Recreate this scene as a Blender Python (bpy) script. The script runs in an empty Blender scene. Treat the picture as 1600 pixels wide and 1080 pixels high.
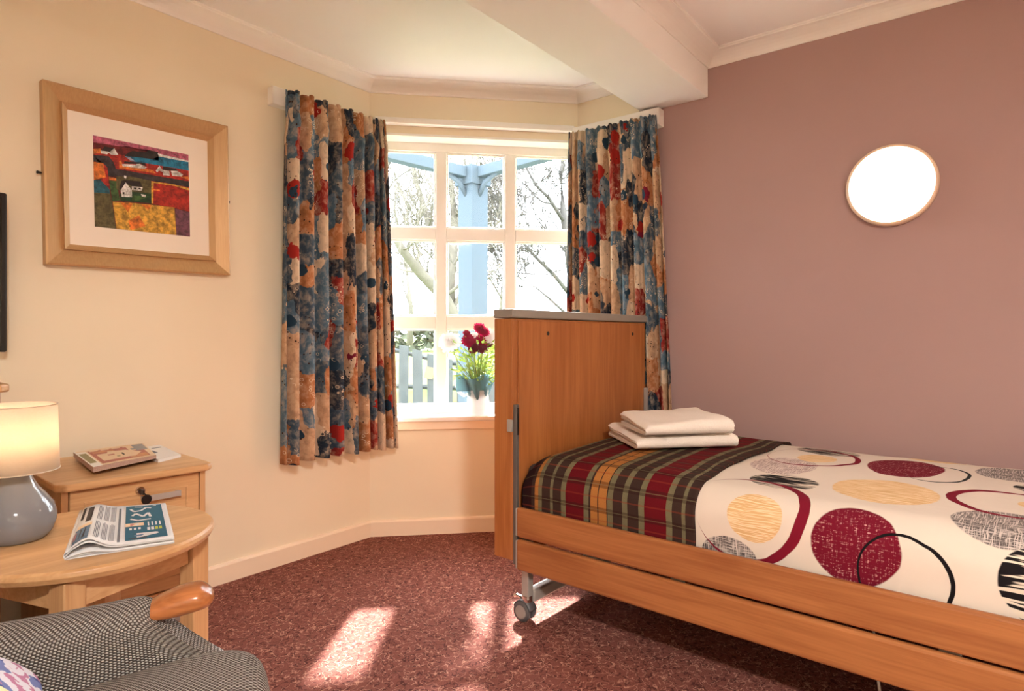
import bpy, bmesh, math, random
from mathutils import Vector, Matrix, noise
PI = math.pi
R = math.radians
SC = bpy.context.scene
C = SC.collection

# ------------------------------------------------------------------ camera, world, sun, exposure
CAM_H = 1.05
FWD = Vector((math.sin(R(52)), math.cos(R(52)), 0))
RGT = Vector((math.cos(R(52)), -math.sin(R(52)), 0))
cam = bpy.data.cameras.new('camera'); camo = bpy.data.objects.new('camera', cam); C.objects.link(camo)
camo.location = (0, 0, CAM_H); camo.rotation_euler = (R(90), 0, R(-52))
cam.lens = 980 / 1600 * 36; cam.sensor_width = 36; cam.shift_y = -14 / 1600; cam.clip_start = .02
SC.camera = camo
SC.view_settings.view_transform = 'Standard'; SC.view_settings.look = 'None'
SC.view_settings.exposure = 1.12; SC.view_settings.gamma = 1; SC.view_settings.use_curve_mapping = False

def lin(c):
    return tuple((x / 255 / 12.92) if x / 255 <= .04045 else ((x / 255 + .055) / 1.055) ** 2.4 for x in c)
def rgba(c): return (*lin(c), 1)

w = bpy.data.worlds.new('sky'); SC.world = w; w.use_nodes = True
w.node_tree.nodes['Background'].inputs[0].default_value = (.84, .92, 1.0, 1)
w.node_tree.nodes['Background'].inputs[1].default_value = 9
sl = bpy.data.lights.new('sun', 'SUN'); sl.energy = 19; sl.color = (1, .97, .92); sl.angle = R(2.4)
so = bpy.data.objects.new('sun', sl); C.objects.link(so)
sdir = (-FWD * 1 + RGT * -.025 + Vector((0, 0, -.70))).normalized()
so.rotation_euler = sdir.to_track_quat('-Z', 'Y').to_euler()
so.location = (8, 8, 8)
# added fill light behind the camera to brighten the room; fitting built further down
al = bpy.data.lights.new('added_fill', 'AREA'); al.energy = 66; al.color = (1, .96, .91); al.shape = 'DISK'; al.size = .34
ao = bpy.data.objects.new('added_fill', al); C.objects.link(ao); ao.location = (-.45, -1.1, 2.27)

def cw(r, f, z=0): return RGT * r + FWD * f + Vector((0, 0, z))

# ------------------------------------------------------------------ node expression helper
class X:
    def __init__(s, nt, v): s.nt, s.v = nt, v
    def _m(s, op, *a):
        n = s.nt.nodes.new('ShaderNodeMath'); n.operation = op
        for i, q in enumerate((s,) + a):
            q = q.v if isinstance(q, X) else q
            if isinstance(q, (int, float)): n.inputs[i].default_value = q
            else: s.nt.links.new(q, n.inputs[i])
        return X(s.nt, n.outputs[0])
    def __add__(s, o): return s._m('ADD', o)
    def __sub__(s, o): return s._m('SUBTRACT', o)
    def __mul__(s, o): return s._m('MULTIPLY', o)
    def __truediv__(s, o): return s._m('DIVIDE', o)
    def mx(s, o): return s._m('MAXIMUM', o)
    def mn(s, o): return s._m('MINIMUM', o)
    def sin(s): return s._m('SINE')
    def abs(s): return s._m('ABSOLUTE')
    def sqrt(s): return s._m('SQRT')
    def lt(s, o): return s._m('LESS_THAN', o)
    def gt(s, o): return s._m('GREATER_THAN', o)
    def fract(s): return s._m('FRACT')
    def sstep(s, a, b):
        n = s.nt.nodes.new('ShaderNodeMapRange'); n.interpolation_type = 'SMOOTHSTEP'
        s.nt.links.new(s.v, n.inputs[0]); n.inputs[1].default_value = a; n.inputs[2].default_value = b
        return X(s.nt, n.outputs[0])

class M:
    """one material under construction"""
    def __init__(s, name, rough=.5, metal=0, spec=.5):
        s.m = bpy.data.materials.new(name); s.m.use_nodes = True; s.nt = s.m.node_tree
        s.b = s.nt.nodes['Principled BSDF']
        s.b.inputs['Roughness'].default_value = rough; s.b.inputs['Metallic'].default_value = metal
        s.b.inputs['Specular IOR Level'].default_value = spec
    def coord(s, kind='Object'):
        n = s.nt.nodes.new('ShaderNodeTexCoord'); return n.outputs[kind]
    def xyz(s, vec):
        n = s.nt.nodes.new('ShaderNodeSeparateXYZ'); s.nt.links.new(vec, n.inputs[0])
        return [X(s.nt, o) for o in n.outputs]
    def comb(s, x, y, z=0):
        n = s.nt.nodes.new('ShaderNodeCombineXYZ')
        for i, q in enumerate((x, y, z)):
            q = q.v if isinstance(q, X) else q
            if isinstance(q, (int, float)): n.inputs[i].default_value = q
            else: s.nt.links.new(q, n.inputs[i])
        return n.outputs[0]
    def scale(s, vec, sc, rot=(0, 0, 0)):
        n = s.nt.nodes.new('ShaderNodeMapping'); s.nt.links.new(vec, n.inputs[0])
        n.inputs['Scale'].default_value = sc; n.inputs['Rotation'].default_value = rot
        return n.outputs[0]
    def noise(s, vec, sc, detail=2, rough=.5, dist=0, out=0):
        n = s.nt.nodes.new('ShaderNodeTexNoise'); s.nt.links.new(vec, n.inputs['Vector'])
        n.inputs['Scale'].default_value = sc; n.inputs['Detail'].default_value = detail
        n.inputs['Roughness'].default_value = rough; n.inputs['Distortion'].default_value = dist
        return n.outputs[1] if out else X(s.nt, n.outputs[0])
    def vor(s, vec, sc, feat='F1', metric='EUCLIDEAN', rnd=1):
        n = s.nt.nodes.new('ShaderNodeTexVoronoi'); s.nt.links.new(vec, n.inputs['Vector'])
        n.feature = feat
        if feat == 'F1': n.distance = metric
        n.inputs['Scale'].default_value = sc; n.inputs['Randomness'].default_value = rnd
        return n
    def warp(s, vec, sc, amt):
        c = s.noise(vec, sc, 3, out=1)
        a = s.nt.nodes.new('ShaderNodeVectorMath'); a.operation = 'MULTIPLY_ADD'
        s.nt.links.new(c, a.inputs[0]); a.inputs[1].default_value = (amt,) * 3; s.nt.links.new(vec, a.inputs[2])
        return a.outputs[0]
    def mix(s, fac, a, b):
        n = s.nt.nodes.new('ShaderNodeMix'); n.data_type = 'RGBA'
        for i, q in ((0, fac), (6, a), (7, b)):
            q = q.v if isinstance(q, X) else q
            if isinstance(q, (int, float)): n.inputs[i].default_value = q
            elif isinstance(q, tuple): n.inputs[i].default_value = rgba(q)
            else: s.nt.links.new(q, n.inputs[i])
        return n.outputs[2]
    def ramp(s, fac, stops, interp='LINEAR'):
        n = s.nt.nodes.new('ShaderNodeValToRGB'); s.nt.links.new(fac.v if isinstance(fac, X) else fac, n.inputs[0])
        cr = n.color_ramp; cr.interpolation = interp
        while len(cr.elements) > 1: cr.elements.remove(cr.elements[-1])
        cr.elements[0].position = stops[0][0]; cr.elements[0].color = rgba(stops[0][1])
        for p, c in stops[1:]:
            e = cr.elements.new(p); e.color = rgba(c)
        return n.outputs[0]
    def col(s, c):
        if isinstance(c, tuple): s.b.inputs['Base Color'].default_value = rgba(c)
        else: s.nt.links.new(c, s.b.inputs['Base Color'])
        return s
    def bump(s, h, strength=.3, dist=.002):
        n = s.nt.nodes.new('ShaderNodeBump'); n.inputs['Strength'].default_value = strength; n.inputs['Distance'].default_value = dist
        s.nt.links.new(h.v if isinstance(h, X) else h, n.inputs['Height']); s.nt.links.new(n.outputs[0], s.b.inputs['Normal'])
        return s

def plain(name, c, rough=.5, metal=0, spec=.5, var=.05, sc=30):
    m = M(name, rough, metal, spec); o = m.coord()
    d = tuple(max(0, int(x * (1 - var))) for x in c)
    m.col(m.mix(m.noise(o, sc, 3), d, c)); return m.m
def wood(name, light, dark, axis='x', rough=.38, sc=1.0):
    m = M(name, rough); o = m.coord()
    s_ = {'x': (1.2, 14, 14), 'y': (14, 1.2, 14), 'z': (14, 14, 1.2)}[axis]
    v = m.scale(o, tuple(q * sc for q in s_))
    n1 = m.noise(v, 1.6, 4, .6, .6); f = {'x': (4, 160, 160), 'y': (160, 4, 160), 'z': (160, 160, 4)}[axis]
    n2 = m.noise(m.scale(o, f), 1, 2)
    m.col(m.mix((n1 * .7 + n2 * .3).sstep(.32, .68), dark, light)); m.bump(n2, .08, .001); return m.m

# ------------------------------------------------------------------ materials
MT = {}
def wallmat(name, c):
    m = M(name, .85, spec=.2); o = m.coord(); n = m.noise(o, 180, 3); b = m.noise(o, 3, 2)
    d = tuple(int(x * .975) for x in c); m.col(m.mix(b, d, c)); m.bump(n, .12, .001); return m.m
MT['cream'] = wallmat('cream_paint', (244, 230, 205))
MT['mauve'] = wallmat('mauve_paint', (180, 149, 146))
MT['ceil'] = wallmat('ceiling_paint', (252, 248, 246))
MT['white'] = plain('white_gloss_paint', (248, 243, 238), .35, var=.01)
MT['skirt'] = plain('cream_gloss_paint', (248, 228, 204), .4, var=.01)
m = M('carpet', .95, spec=.1); o = m.coord()
o2 = m.warp(o, 45, .022)
n = m.noise(o2, 40, 1); line = (n - .5).abs().sstep(.004, .026)
n3 = m.noise(o, 420, 2); n4 = m.noise(m.warp(o, 40, .02), 38, 1); dark = (n4 - .5).abs().sstep(.01, .04)
base = m.mix(n3.sstep(.3, .7), (110, 64, 57), (150, 94, 83))
base = m.mix(dark, (88, 50, 46), base)
m.col(m.mix(line, (196, 144, 124), base)); m.bump(n3 * .6 + line * -.4, .6, .004); MT['carpet'] = m.m
MT['oak'] = wood('light_oak_x', (216, 174, 126), (194, 146, 98), 'x')
MT['oakz'] = wood('light_oak_z', (212, 168, 120), (186, 138, 92), 'z')
MT['beechz'] = wood('orange_beech_upright', (184, 118, 66), (158, 92, 46), 'z', .34)
MT['beechx'] = wood('orange_beech_along', (178, 116, 68), (148, 88, 48), 'x', .4)
MT['armwood'] = wood('polished_arm_wood', (186, 116, 68), (150, 88, 48), 'x', .22)
MT['steel'] = plain('grey_metal', (186, 182, 176), .35, .35, var=.03)
MT['guide'] = plain('dark_grey_metal', (112, 108, 104), .4, .3)
MT['chrome'] = plain('chrome', (215, 212, 208), .15, 1, var=.02)
MT['capgrey'] = plain('grey_plastic_trim', (150, 143, 134), .5, var=.03)
MT['dark'] = plain('black_plastic', (24, 22, 22), .3, var=.1)
MT['caster'] = plain('grey_rubber', (92, 92, 94), .45, var=.06)
MT['casterhub'] = plain('caster_hub_grey', (150, 144, 140), .4, var=.03)
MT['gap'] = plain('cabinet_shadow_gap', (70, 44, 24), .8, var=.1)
# fabrics
m = M('tweed', .95, spec=.1); uv = m.coord('UV'); u, v, _ = m.xyz(uv)
k = 2 * PI / .0066
row = ((v * (1 / .0044))._m('FLOOR'))
off = (row * .5).fract() * 2 * PI
h = ((u * k + off).sin() * .5 + .5) * (((v * (PI / .0044)).sin()).abs())
wv = m.noise(m.comb(u, v), 130, 2)
m.col(m.mix(h.sstep(.12, .55), (78, 68, 62), m.mix(wv, (164, 154, 144), (202, 196, 188)))); m.bump(h, .9, .003); MT['tweed'] = m.m
m = M('terry_towel', .95, spec=.1); o = m.coord(); n = m.noise(o, 260, 3)
m.col(m.mix(n, (236, 222, 210), (252, 244, 236))); m.bump(n, .55, .003); MT['towel'] = m.m
MT['mattress'] = plain('dark_mattress', (60, 50, 50), .8)

# tartan; u metres from the headboard, v metres across
m = M('tartan_wool', .92, spec=.12); uv = m.coord('UV'); u, v, _ = m.xyz(m.warp(uv, 9, .006))
BR, GR, RD, GO, DK = (62, 46, 40), (118, 112, 84), (102, 17, 26), (180, 120, 62), (44, 22, 24)
st = [(0, DK), (.072, BR), (.088, GO), (.105, GR), (.118, BR), (.153, GR), (.166, BR), (.200, GR), (.22, RD), (.295, GR), (.315, BR), (.322, GO), (.350, BR), (.353, GO), (.384, BR), (.39, GR),
      (.409, BR), (.444, GR), (.462, BR), (.501, GR), (.522, RD), (.597, GR), (.617, BR), (.648, GR), (.658, BR)]
base = m.ramp(u, [(p, c) for p, c in st], 'CONSTANT')
fv = (v * (1 / .075)).fract()
b1 = fv.gt(.60) * fv.lt(.84); b2 = (fv - .25).abs().lt(.035); b3 = (fv - .72).abs().lt(.02)
base = m.mix(b1 * .5, base, (46, 26, 24)); base = m.mix(b2 * .35, base, (150, 60, 40)); base = m.mix(b3 * .35, base, (140, 128, 92))
tw = m.noise(m.comb(u * 3, v), 420, 2)
base = m.mix(tw.sstep(.35, .7) * .30, base, (30, 14, 14)); m.col(base); m.bump(m.noise(uv, 240, 3), .5, .002); MT['tartan'] = m.m

# duvet print
m = M('printed_duvet', .85, spec=.15); uv = m.coord('UV'); u, v, _ = m.xyz(m.warp(uv, 7, .022)); u = u - .011; v = v - .011
uv2 = m.comb(u, v)
scr = m.noise(m.scale(uv2, (24, 420, 1), (0, 0, R(35))), 1, 2); scr2 = m.noise(m.scale(uv2, (380, 20, 1), (0, 0, R(20))), 1, 2)
scr3 = m.noise(m.scale(uv2, (14, 380, 1), (0, 0, R(-40))), 1, 1); scr4 = m.noise(m.scale(uv2, (7, 120, 1), (0, 0, R(-38))), 1, 1)
CR = (220, 207, 193)
blot = m.noise(uv2, 140, 3) * .4 + m.noise(m.scale(uv2, (360, 16, 1)), 1, 1) * .3 + m.noise(m.scale(uv2, (16, 360, 1)), 1, 1) * .3
reds = m.mix(blot.sstep(.53, .66), (112, 16, 38), (214, 160, 156))
tans = m.mix(scr3.sstep(.47, .58), (214, 174, 124), (240, 212, 172))
greys = m.mix((scr.mx(scr2)).sstep(.50, .60), (92, 84, 82), (205, 192, 184))
pinks = m.mix((scr.mx(scr2)).sstep(.46, .58), (142, 118, 116), (218, 200, 190))
blacks = m.mix(scr4.sstep(.50, .56), (26, 22, 24), (222, 208, 190))
def ell(cu, cv, ru, rv):
    a = (u - cu) * (1 / ru); b = (v - cv) * (1 / rv); return (a * a + b * b).sqrt(), a, b
cur = None
SH = [('b', .875, .425, .101, .085, blacks), ('g', .79, .06, .082, .064, greys), ('t', .86, .194, .077, .070, tans), ('p', .813, .643, .105, .137, pinks),
      ('t', .87, .84, .062, .085, tans), ('b', .86, 1.03, .11, .085, blacks), ('r', 1.117, .167, .106, .106, reds), ('t', 1.14, .475, .137, .13, tans), ('r', 1.137, .865, .11, .185, reds),
      ('g', 1.42, .33, .112, .11, greys), ('b', 1.50, .15, .092, .092, blacks), ('g', 1.42, .97, .10, .13, greys), ('b', 1.51, .76, .085, .07, blacks), ('t', 1.52, .55, .085, .055, tans),
      ('t', 1.20, 1.12, .09, .05, tans), ('r', 1.68, .5, .1, .1, reds), ('t', 1.75, .2, .09, .08, tans), ('g', 1.78, .85, .1, .12, greys)]
base = m.mix(0.0, CR, CR)
for _, cu, cv, ru, rv, colr in SH:
    d, a, b = ell(cu, cv, ru, rv); base = m.mix((d * -1 + 1.0).sstep(-.01, .03), base, colr)
RG = [(.832, .225, .152, .165, (122, 18, 40), .045, .05), (.85, .86, .145, .19, (122, 18, 40), .035, .03), (1.224, .112, .1, .1, (22, 18, 20), .04, .01), (1.228, .82, .088, .155, (40, 44, 42), .03, .03),
      (1.44, .53, .145, .125, (122, 18, 40), .05, -.035), (1.70, .3, .12, .12, (22, 18, 20), .04, .01)]
for cu, cv, ru, rv, colr, th, asym in RG:
    d, a, b = ell(cu, cv, ru, rv); t = a * asym + th
    base = m.mix((t - (d - 1).abs()).sstep(-.004, .008), base, colr)
m.col(base); m.bump(m.noise(uv, 14, 3), .25, .01); MT['duvet'] = m.m

# curtain print (uv in metres of cloth)
m = M('printed_curtain', .9, spec=.12); uv = m.coord('UV'); w1 = m.warp(m.scale(uv, (1.1, .72, 1)), 16, .05); w1 = m.warp(w1, 70, .010)
n = m.vor(w1, 8.6, 'F1', 'CHEBYCHEV', .85); sep = m.xyz(n.outputs['Color'])
NV, SB, TN, OT, RR, CB, GB = (32, 48, 64), (86, 114, 134), (196, 158, 126), (180, 118, 76), (146, 42, 36), (216, 192, 166), (66, 86, 102)
base = m.ramp(sep[0], [(0, NV), (.13, TN), (.27, SB), (.40, CB), (.52, OT), (.63, GB), (.76, RR), (.84, TN), (.92, SB)], 'CONSTANT')
wash = m.noise(w1, 34, 4, .65); base = m.mix(wash.sstep(.42, .75) * .45, base, (226, 200, 172)); base = m.mix(wash.sstep(.55, .28) * .35, base, (52, 50, 58))
n = m.vor(m.warp(uv, 32, .05), 6, 'F1', 'EUCLIDEAN', 1); sp = m.xyz(n.outputs['Color']); d = X(m.nt, n.outputs['Distance'])
blob = d.lt(.24); base = m.mix(blob * sp[1].gt(.5), base, m.mix(sp[2].gt(.6), (158, 44, 38), (122, 32, 52)))
n = m.vor(m.warp(uv, 40, .02), 9, 'F1', 'EUCLIDEAN', 1); sp = m.xyz(n.outputs['Color']); d = X(m.nt, n.outputs['Distance'])
base = m.mix(d.lt(.26) * sp[0].gt(.72), base, (44, 66, 84)); 
n = m.vor(uv, 42, 'F1', 'EUCLIDEAN', 1); d = X(m.nt, n.outputs['Distance']); big = m.noise(uv, 5, 1)
base = m.mix(d.lt(.16) * big.gt(.52), base, (58, 40, 36)); base = m.mix(((d - .3).abs().lt(.04)) * big.lt(.42), base, (226, 206, 180))
m.col(base); m.bump(m.noise(uv, 200, 2), .2, .001)
tl = m.nt.nodes.new('ShaderNodeBsdfTranslucent'); m.nt.links.new(base, tl.inputs[0]); ms = m.nt.nodes.new('ShaderNodeMixShader'); ms.inputs[0].default_value = .05
outn = m.nt.nodes['Material Output']; m.nt.links.new(m.b.outputs[0], ms.inputs[1]); m.nt.links.new(tl.outputs[0], ms.inputs[2]); m.nt.links.new(ms.outputs[0], outn.inputs[0])
MT['curtain'] = m.m

m = M('lamp_shade_fabric', .8); o = m.coord(); n = m.noise(m.scale(o, (60, 60, 400)), 3, 2); cl = m.mix(n, (238, 222, 200), (250, 238, 222)); m.col(cl)
tl = m.nt.nodes.new('ShaderNodeBsdfTranslucent'); m.nt.links.new(cl, tl.inputs[0]); ms = m.nt.nodes.new('ShaderNodeMixShader'); ms.inputs[0].default_value = .45
outn = m.nt.nodes['Material Output']; m.nt.links.new(m.b.outputs[0], ms.inputs[1]); m.nt.links.new(tl.outputs[0], ms.inputs[2]); m.nt.links.new(ms.outputs[0], outn.inputs[0])
MT['shade'] = m.m
MT['ceramic'] = plain('grey_glaze', (128, 128, 132), .1, var=.06, sc=6)
def emis(name, c, st):
    m = M(name); m.b.inputs['Base Color'].default_value = rgba(c); m.b.inputs['Emission Color'].default_value = rgba(c); m.b.inputs['Emission Strength'].default_value = st; return m.m
MT['glow'] = emis('opal_diffuser', (255, 232, 205), 7)
MT['bulb'] = emis('warm_bulb', (255, 222, 178), 26)
MT['fitting'] = plain('light_fitting_rim', (235, 205, 178), .4, var=.02)
m = M('window_glass'); nt = m.nt; tr = nt.nodes.new('ShaderNodeBsdfTransparent'); gl = nt.nodes.new('ShaderNodeBsdfGlossy'); gl.inputs['Roughness'].default_value = .02
fr = nt.nodes.new('ShaderNodeFresnel'); fr.inputs[0].default_value = 1.45; ms = nt.nodes.new('ShaderNodeMixShader')
nt.links.new(fr.outputs[0], ms.inputs[0]); nt.links.new(tr.outputs[0], ms.inputs[1]); nt.links.new(gl.outputs[0], ms.inputs[2]); nt.links.new(ms.outputs[0], nt.nodes['Material Output'].inputs[0]); MT['glass'] = m.m
m = M('picture_glass'); nt = m.nt; MT['pglass'] = m.m
m = M('brushed_gold_frame', .38, .35); o = m.coord(); n = m.noise(m.scale(o, (200, 200, 12)), 1, 2); m.col(m.mix(n, (184, 144, 98), (206, 168, 122))); MT['gold'] = m.m
MT['mount'] = plain('mount_card', (246, 234, 220), .8, var=.01)
m = M('tv_screen', .06, 0, .8); m.col((6, 6, 8)); MT['screen'] = m.m

# ------------------------------------------------------------------ mesh helpers
def tag(o, label=None, cat=None, group=None, kind=None):
    if label: o['label'] = label
    if cat: o['category'] = cat
    if group: o['group'] = group
    if kind: o['kind'] = kind
    return o
def empty(name, loc=(0, 0, 0), rz=0, label=None, cat=None, group=None):
    o = bpy.data.objects.new(name, None); C.objects.link(o); o.location = loc; o.rotation_euler = (0, 0, rz); o.empty_display_size = .05
    return tag(o, label, cat, group)
def obj(name, bm, mats, parent=None, bevel=0, smooth=False, seg=2, sub=0, solid=0):
    me = bpy.data.meshes.new(name); bm.normal_update(); bm.to_mesh(me); bm.free()
    for q in (mats if isinstance(mats, (list, tuple)) else [mats]): me.materials.append(MT[q] if isinstance(q, str) else q)
    o = bpy.data.objects.new(name, me); C.objects.link(o)
    if parent: o.parent = parent
    if smooth:
        for p in me.polygons: p.use_smooth = True
    if solid:
        s_ = o.modifiers.new('s', 'SOLIDIFY'); s_.thickness = solid; s_.offset = -1
    if bevel:
        b = o.modifiers.new('b', 'BEVEL'); b.width = bevel; b.segments = seg; b.limit_method = 'ANGLE'; b.angle_limit = R(40); b.harden_normals = False
    if sub:
        s_ = o.modifiers.new('u', 'SUBSURF'); s_.levels = sub; s_.render_levels = sub
    return o
def struct(name, bm, mats, parent=None, **k):
    o = obj(name, bm, mats, parent, **k)
    if not parent: o['kind'] = 'structure'
    return o
def box(bm, x0, x1, y0, y1, z0, z1, mi=0):
    vs = [bm.verts.new(p) for p in ((x0, y0, z0), (x1, y0, z0), (x1, y1, z0), (x0, y1, z0), (x0, y0, z1), (x1, y0, z1), (x1, y1, z1), (x0, y1, z1))]
    for f in ((3, 2, 1, 0), (4, 5, 6, 7), (0, 1, 5, 4), (1, 2, 6, 5), (2, 3, 7, 6), (3, 0, 4, 7)):
        q = bm.faces.new([vs[i] for i in f]); q.material_index = mi
    return vs
def B(*a):
    bm = bmesh.new()
    for q in a: box(bm, *q)
    return bm
def prism(bm, poly, z0, z1, mi=0):
    n = len(poly); ar = sum(poly[i][0] * poly[(i + 1) % n][1] - poly[(i + 1) % n][0] * poly[i][1] for i in range(n))
    if ar < 0: poly = poly[::-1]
    a = [bm.verts.new((p[0], p[1], z0)) for p in poly]; b = [bm.verts.new((p[0], p[1], z1)) for p in poly]
    bm.faces.new(a[::-1]).material_index = mi; bm.faces.new(b).material_index = mi
    for i in range(n): bm.faces.new((a[i], a[(i + 1) % n], b[(i + 1) % n], b[i])).material_index = mi
def lathe(bm, prof, seg=32, loc=(0, 0, 0), mat=None):
    rings = []
    T = Matrix.Translation(loc) @ (mat or Matrix())
    for r, z in prof:
        if r < 1e-5: rings.append([bm.verts.new(T @ Vector((0, 0, z)))])
        else: rings.append([bm.verts.new(T @ Vector((r * math.cos(2 * PI * i / seg), r * math.sin(2 * PI * i / seg), z))) for i in range(seg)])
    for a, b in zip(rings, rings[1:]):
        for i in range(seg):
            j = (i + 1) % seg
            if len(a) == 1 and len(b) == 1: continue
            if len(a) == 1: bm.faces.new((a[0], b[j], b[i]))
            elif len(b) == 1: bm.faces.new((a[i], a[j], b[0]))
            else: bm.faces.new((a[i], a[j], b[j], b[i]))
def tube(bm, pts, rad, seg=8, caps=True):
    pts = [Vector(p) for p in pts]; rings = []; n = len(pts)
    rs = rad if isinstance(rad, (list, tuple)) else [rad] * n
    up = Vector((0.13, .21, 1)).normalized()
    for i, p in enumerate(pts):
        d = (pts[min(i + 1, n - 1)] - pts[max(i - 1, 0)]).normalized()
        a = d.cross(up)
        if a.length < .05: a = d.cross(Vector((1, 0, 0)))
        a.normalize(); b = d.cross(a)
        rings.append([bm.verts.new(p + (a * math.cos(2 * PI * k / seg) + b * math.sin(2 * PI * k / seg)) * rs[i]) for k in range(seg)])
    for a, b in zip(rings, rings[1:]):
        for k in range(seg): bm.faces.new((a[k], a[(k + 1) % seg], b[(k + 1) % seg], b[k]))
    if caps and seg > 2: bm.faces.new(rings[0][::-1]); bm.faces.new(rings[-1])
def grid(fn, nu, nv, uvf=None, bm=None, closed_u=False):
    bm = bm or bmesh.new(); uvl = bm.loops.layers.uv.verify()
    V = [[bm.verts.new(fn(i / nu, j / nv)) for j in range(nv + 1)] for i in range(nu + (0 if closed_u else 1))]
    N = len(V)
    if uvf == 'arc':
        jm = nv // 3; cu = [0]
        for i in range(1, N): cu.append(cu[-1] + (V[i][jm].co - V[i - 1][jm].co).length)
        AU = []
        for i in range(N):
            cv = [0]
            for j in range(1, nv + 1): cv.append(cv[-1] + (V[i][j].co - V[i][j - 1].co).length)
            AU.append([(cu[i], q) for q in cv])
    for i in range(nu):
        for j in range(nv):
            f = bm.faces.new((V[i][j], V[(i + 1) % N][j], V[(i + 1) % N][j + 1], V[i][j + 1])); f.smooth = True
            if uvf == 'arc':
                for l, (a, b) in zip(f.loops, ((i, j), (i + 1, j), (i + 1, j + 1), (i, j + 1))): l[uvl].uv = AU[a][b]
            elif uvf:
                for l, (a, b) in zip(f.loops, ((i, j), (i + 1, j), (i + 1, j + 1), (i, j + 1))): l[uvl].uv = uvf(a / nu, b / nv)
    return bm
def supere(bm, c, r, e1=.5, e2=.5, nu=40, nv=20, rot=None, deform=None):
    """rounded cushion body with metre uvs"""
    def sg(x, e): return math.copysign(abs(x) ** e, x)
    def fn(a, b):
        t = a * 2 * PI; p = (b - .5) * PI
        v = Vector((r[0] * sg(math.cos(p), e1) * sg(math.cos(t), e2), r[1] * sg(math.cos(p), e1) * sg(math.sin(t), e2), r[2] * sg(math.sin(p), e1)))
        if deform: v = deform(v)
        if rot: v = rot @ v
        return Vector(c) + v
    def uvf(a, b):
        t = a * 2 * PI; p = (b - .5) * PI
        return (r[0] * sg(math.cos(p), e1) * sg(math.cos(t), e2) + (r[2] * sg(math.sin(p), e1)) * .6, r[1] * sg(math.cos(p), e1) * sg(math.sin(t), e2))
    return grid(fn, nu, nv, uvf, bm, True)

# ------------------------------------------------------------------ room shell
YL, XR = 2.62, 2.946                       # picture wall (left), mauve wall (right)
W0 = Vector((2.139, YL, 0)); W1 = Vector((XR, 1.842, 0)); WL = (W1 - W0).length
WU = (W1 - W0).normalized(); WN = Vector((-WU.y, WU.x, 0))
if WN.dot(FWD) < 0: WN = -WN
def wp(s, n, z=0): return W0 + WU * s + WN * n + Vector((0, 0, z))
XB, YB, CH = -1.7, -2.6, 2.39
t = .25; mit = t * math.tan(R(22))
struct('floor', B((XB - .3, XR + .3, YB - .3, YL + .3, -.12, 0)), 'carpet')
ceilb = bmesh.new(); prism(ceilb, [(XB - .3, YB - .3), (XR + .3, YB - .3), (XR + .3, 2.0), (2.35, YL + .3), (XB - .3, YL + .3)], CH, CH + .15); struct('ceiling', ceilb, 'ceil')
a = wp(-mit, t); b = wp(WL + mit, t)
bm = bmesh.new(); prism(bm, [(XB, YL), (W0.x, W0.y), (a.x, a.y), (XB, a.y)], 0, CH); struct('wall_left', bm, 'cream')
bm = bmesh.new(); prism(bm, [(XR, YB), (W1.x, 1.47), (b.x, 1.47), (b.x, YB)], 0, CH); struct('wall_right', bm, 'mauve')
bm = bmesh.new(); prism(bm, [(XR, 1.47), (W1.x, W1.y), (b.x, b.y), (b.x, 1.47)], 0, CH); struct('wall_bay', bm, 'cream')
SZ, HZ = .605, 2.124
for z0, z1, nm in ((0, SZ, 'wall_window'), (HZ, CH, 'wall_window_top')):
    bm = bmesh.new(); prism(bm, [wp(0, 0)[:2], wp(WL, 0)[:2], wp(WL + mit, t)[:2], wp(-mit, t)[:2]], z0, z1); struct(nm, bm, 'cream')
struct('wall_back', B((XB, XR, YB - .2, YB, 0, CH)), 'cream')
struct('wall_side', B((XB - .2, XB, YB, YL, 0, CH)), 'cream')
# bulkhead beam across the room
BY0, BY1, BZ = 1.11, 1.45, 2.196
struct('trim_1', B((XB, XR, BY0, BY1, BZ, CH)), 'ceil', bevel=.003)
# cornices
CB_, CP = 2.332, .085
def cornice(path, name, closed=False, zb=CB_, proj=CP):
    """coved cornice swept along wall corners; path is walked with the room on the right-hand side"""
    prof = [(0, zb), (.006, zb), (.009, zb + .007), (.016, zb + .015), (.028, zb + .025), (.044, zb + .034), (.062, zb + .041), (proj - .006, zb + .045), (proj - .004, zb + .050), (proj, zb + .051), (proj, CH)]
    bm = bmesh.new(); rows = []; n = len(path)
    for i, p in enumerate(path):
        p = Vector(p); d0 = (p - Vector(path[i - 1])).normalized() if i else None; d1 = (Vector(path[i + 1]) - p).normalized() if i < n - 1 else None
        d0 = d0 or d1; d1 = d1 or d0
        n0 = Vector((d0.y, -d0.x)); n1 = Vector((d1.y, -d1.x)); nn = (n0 + n1).normalized(); k = 1 / nn.dot(n0)
        rows.append([bm.verts.new((p.x + nn.x * q * k, p.y + nn.y * q * k, z)) for q, z in prof])
    for a, b in zip(rows, rows[1:]):
        for j in range(len(prof) - 1): bm.faces.new((a[j], b[j], b[j + 1], a[j + 1]))
    return struct(name, bm, 'white')
cornice([(XB, YL), W0[:2], W1[:2], (XR, BY1), (XB, BY1)], 'trim_2')
cornice([(XB, BY0), (XR, BY0), (XR, YB), (XB, YB)], 'trim_3')
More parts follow.
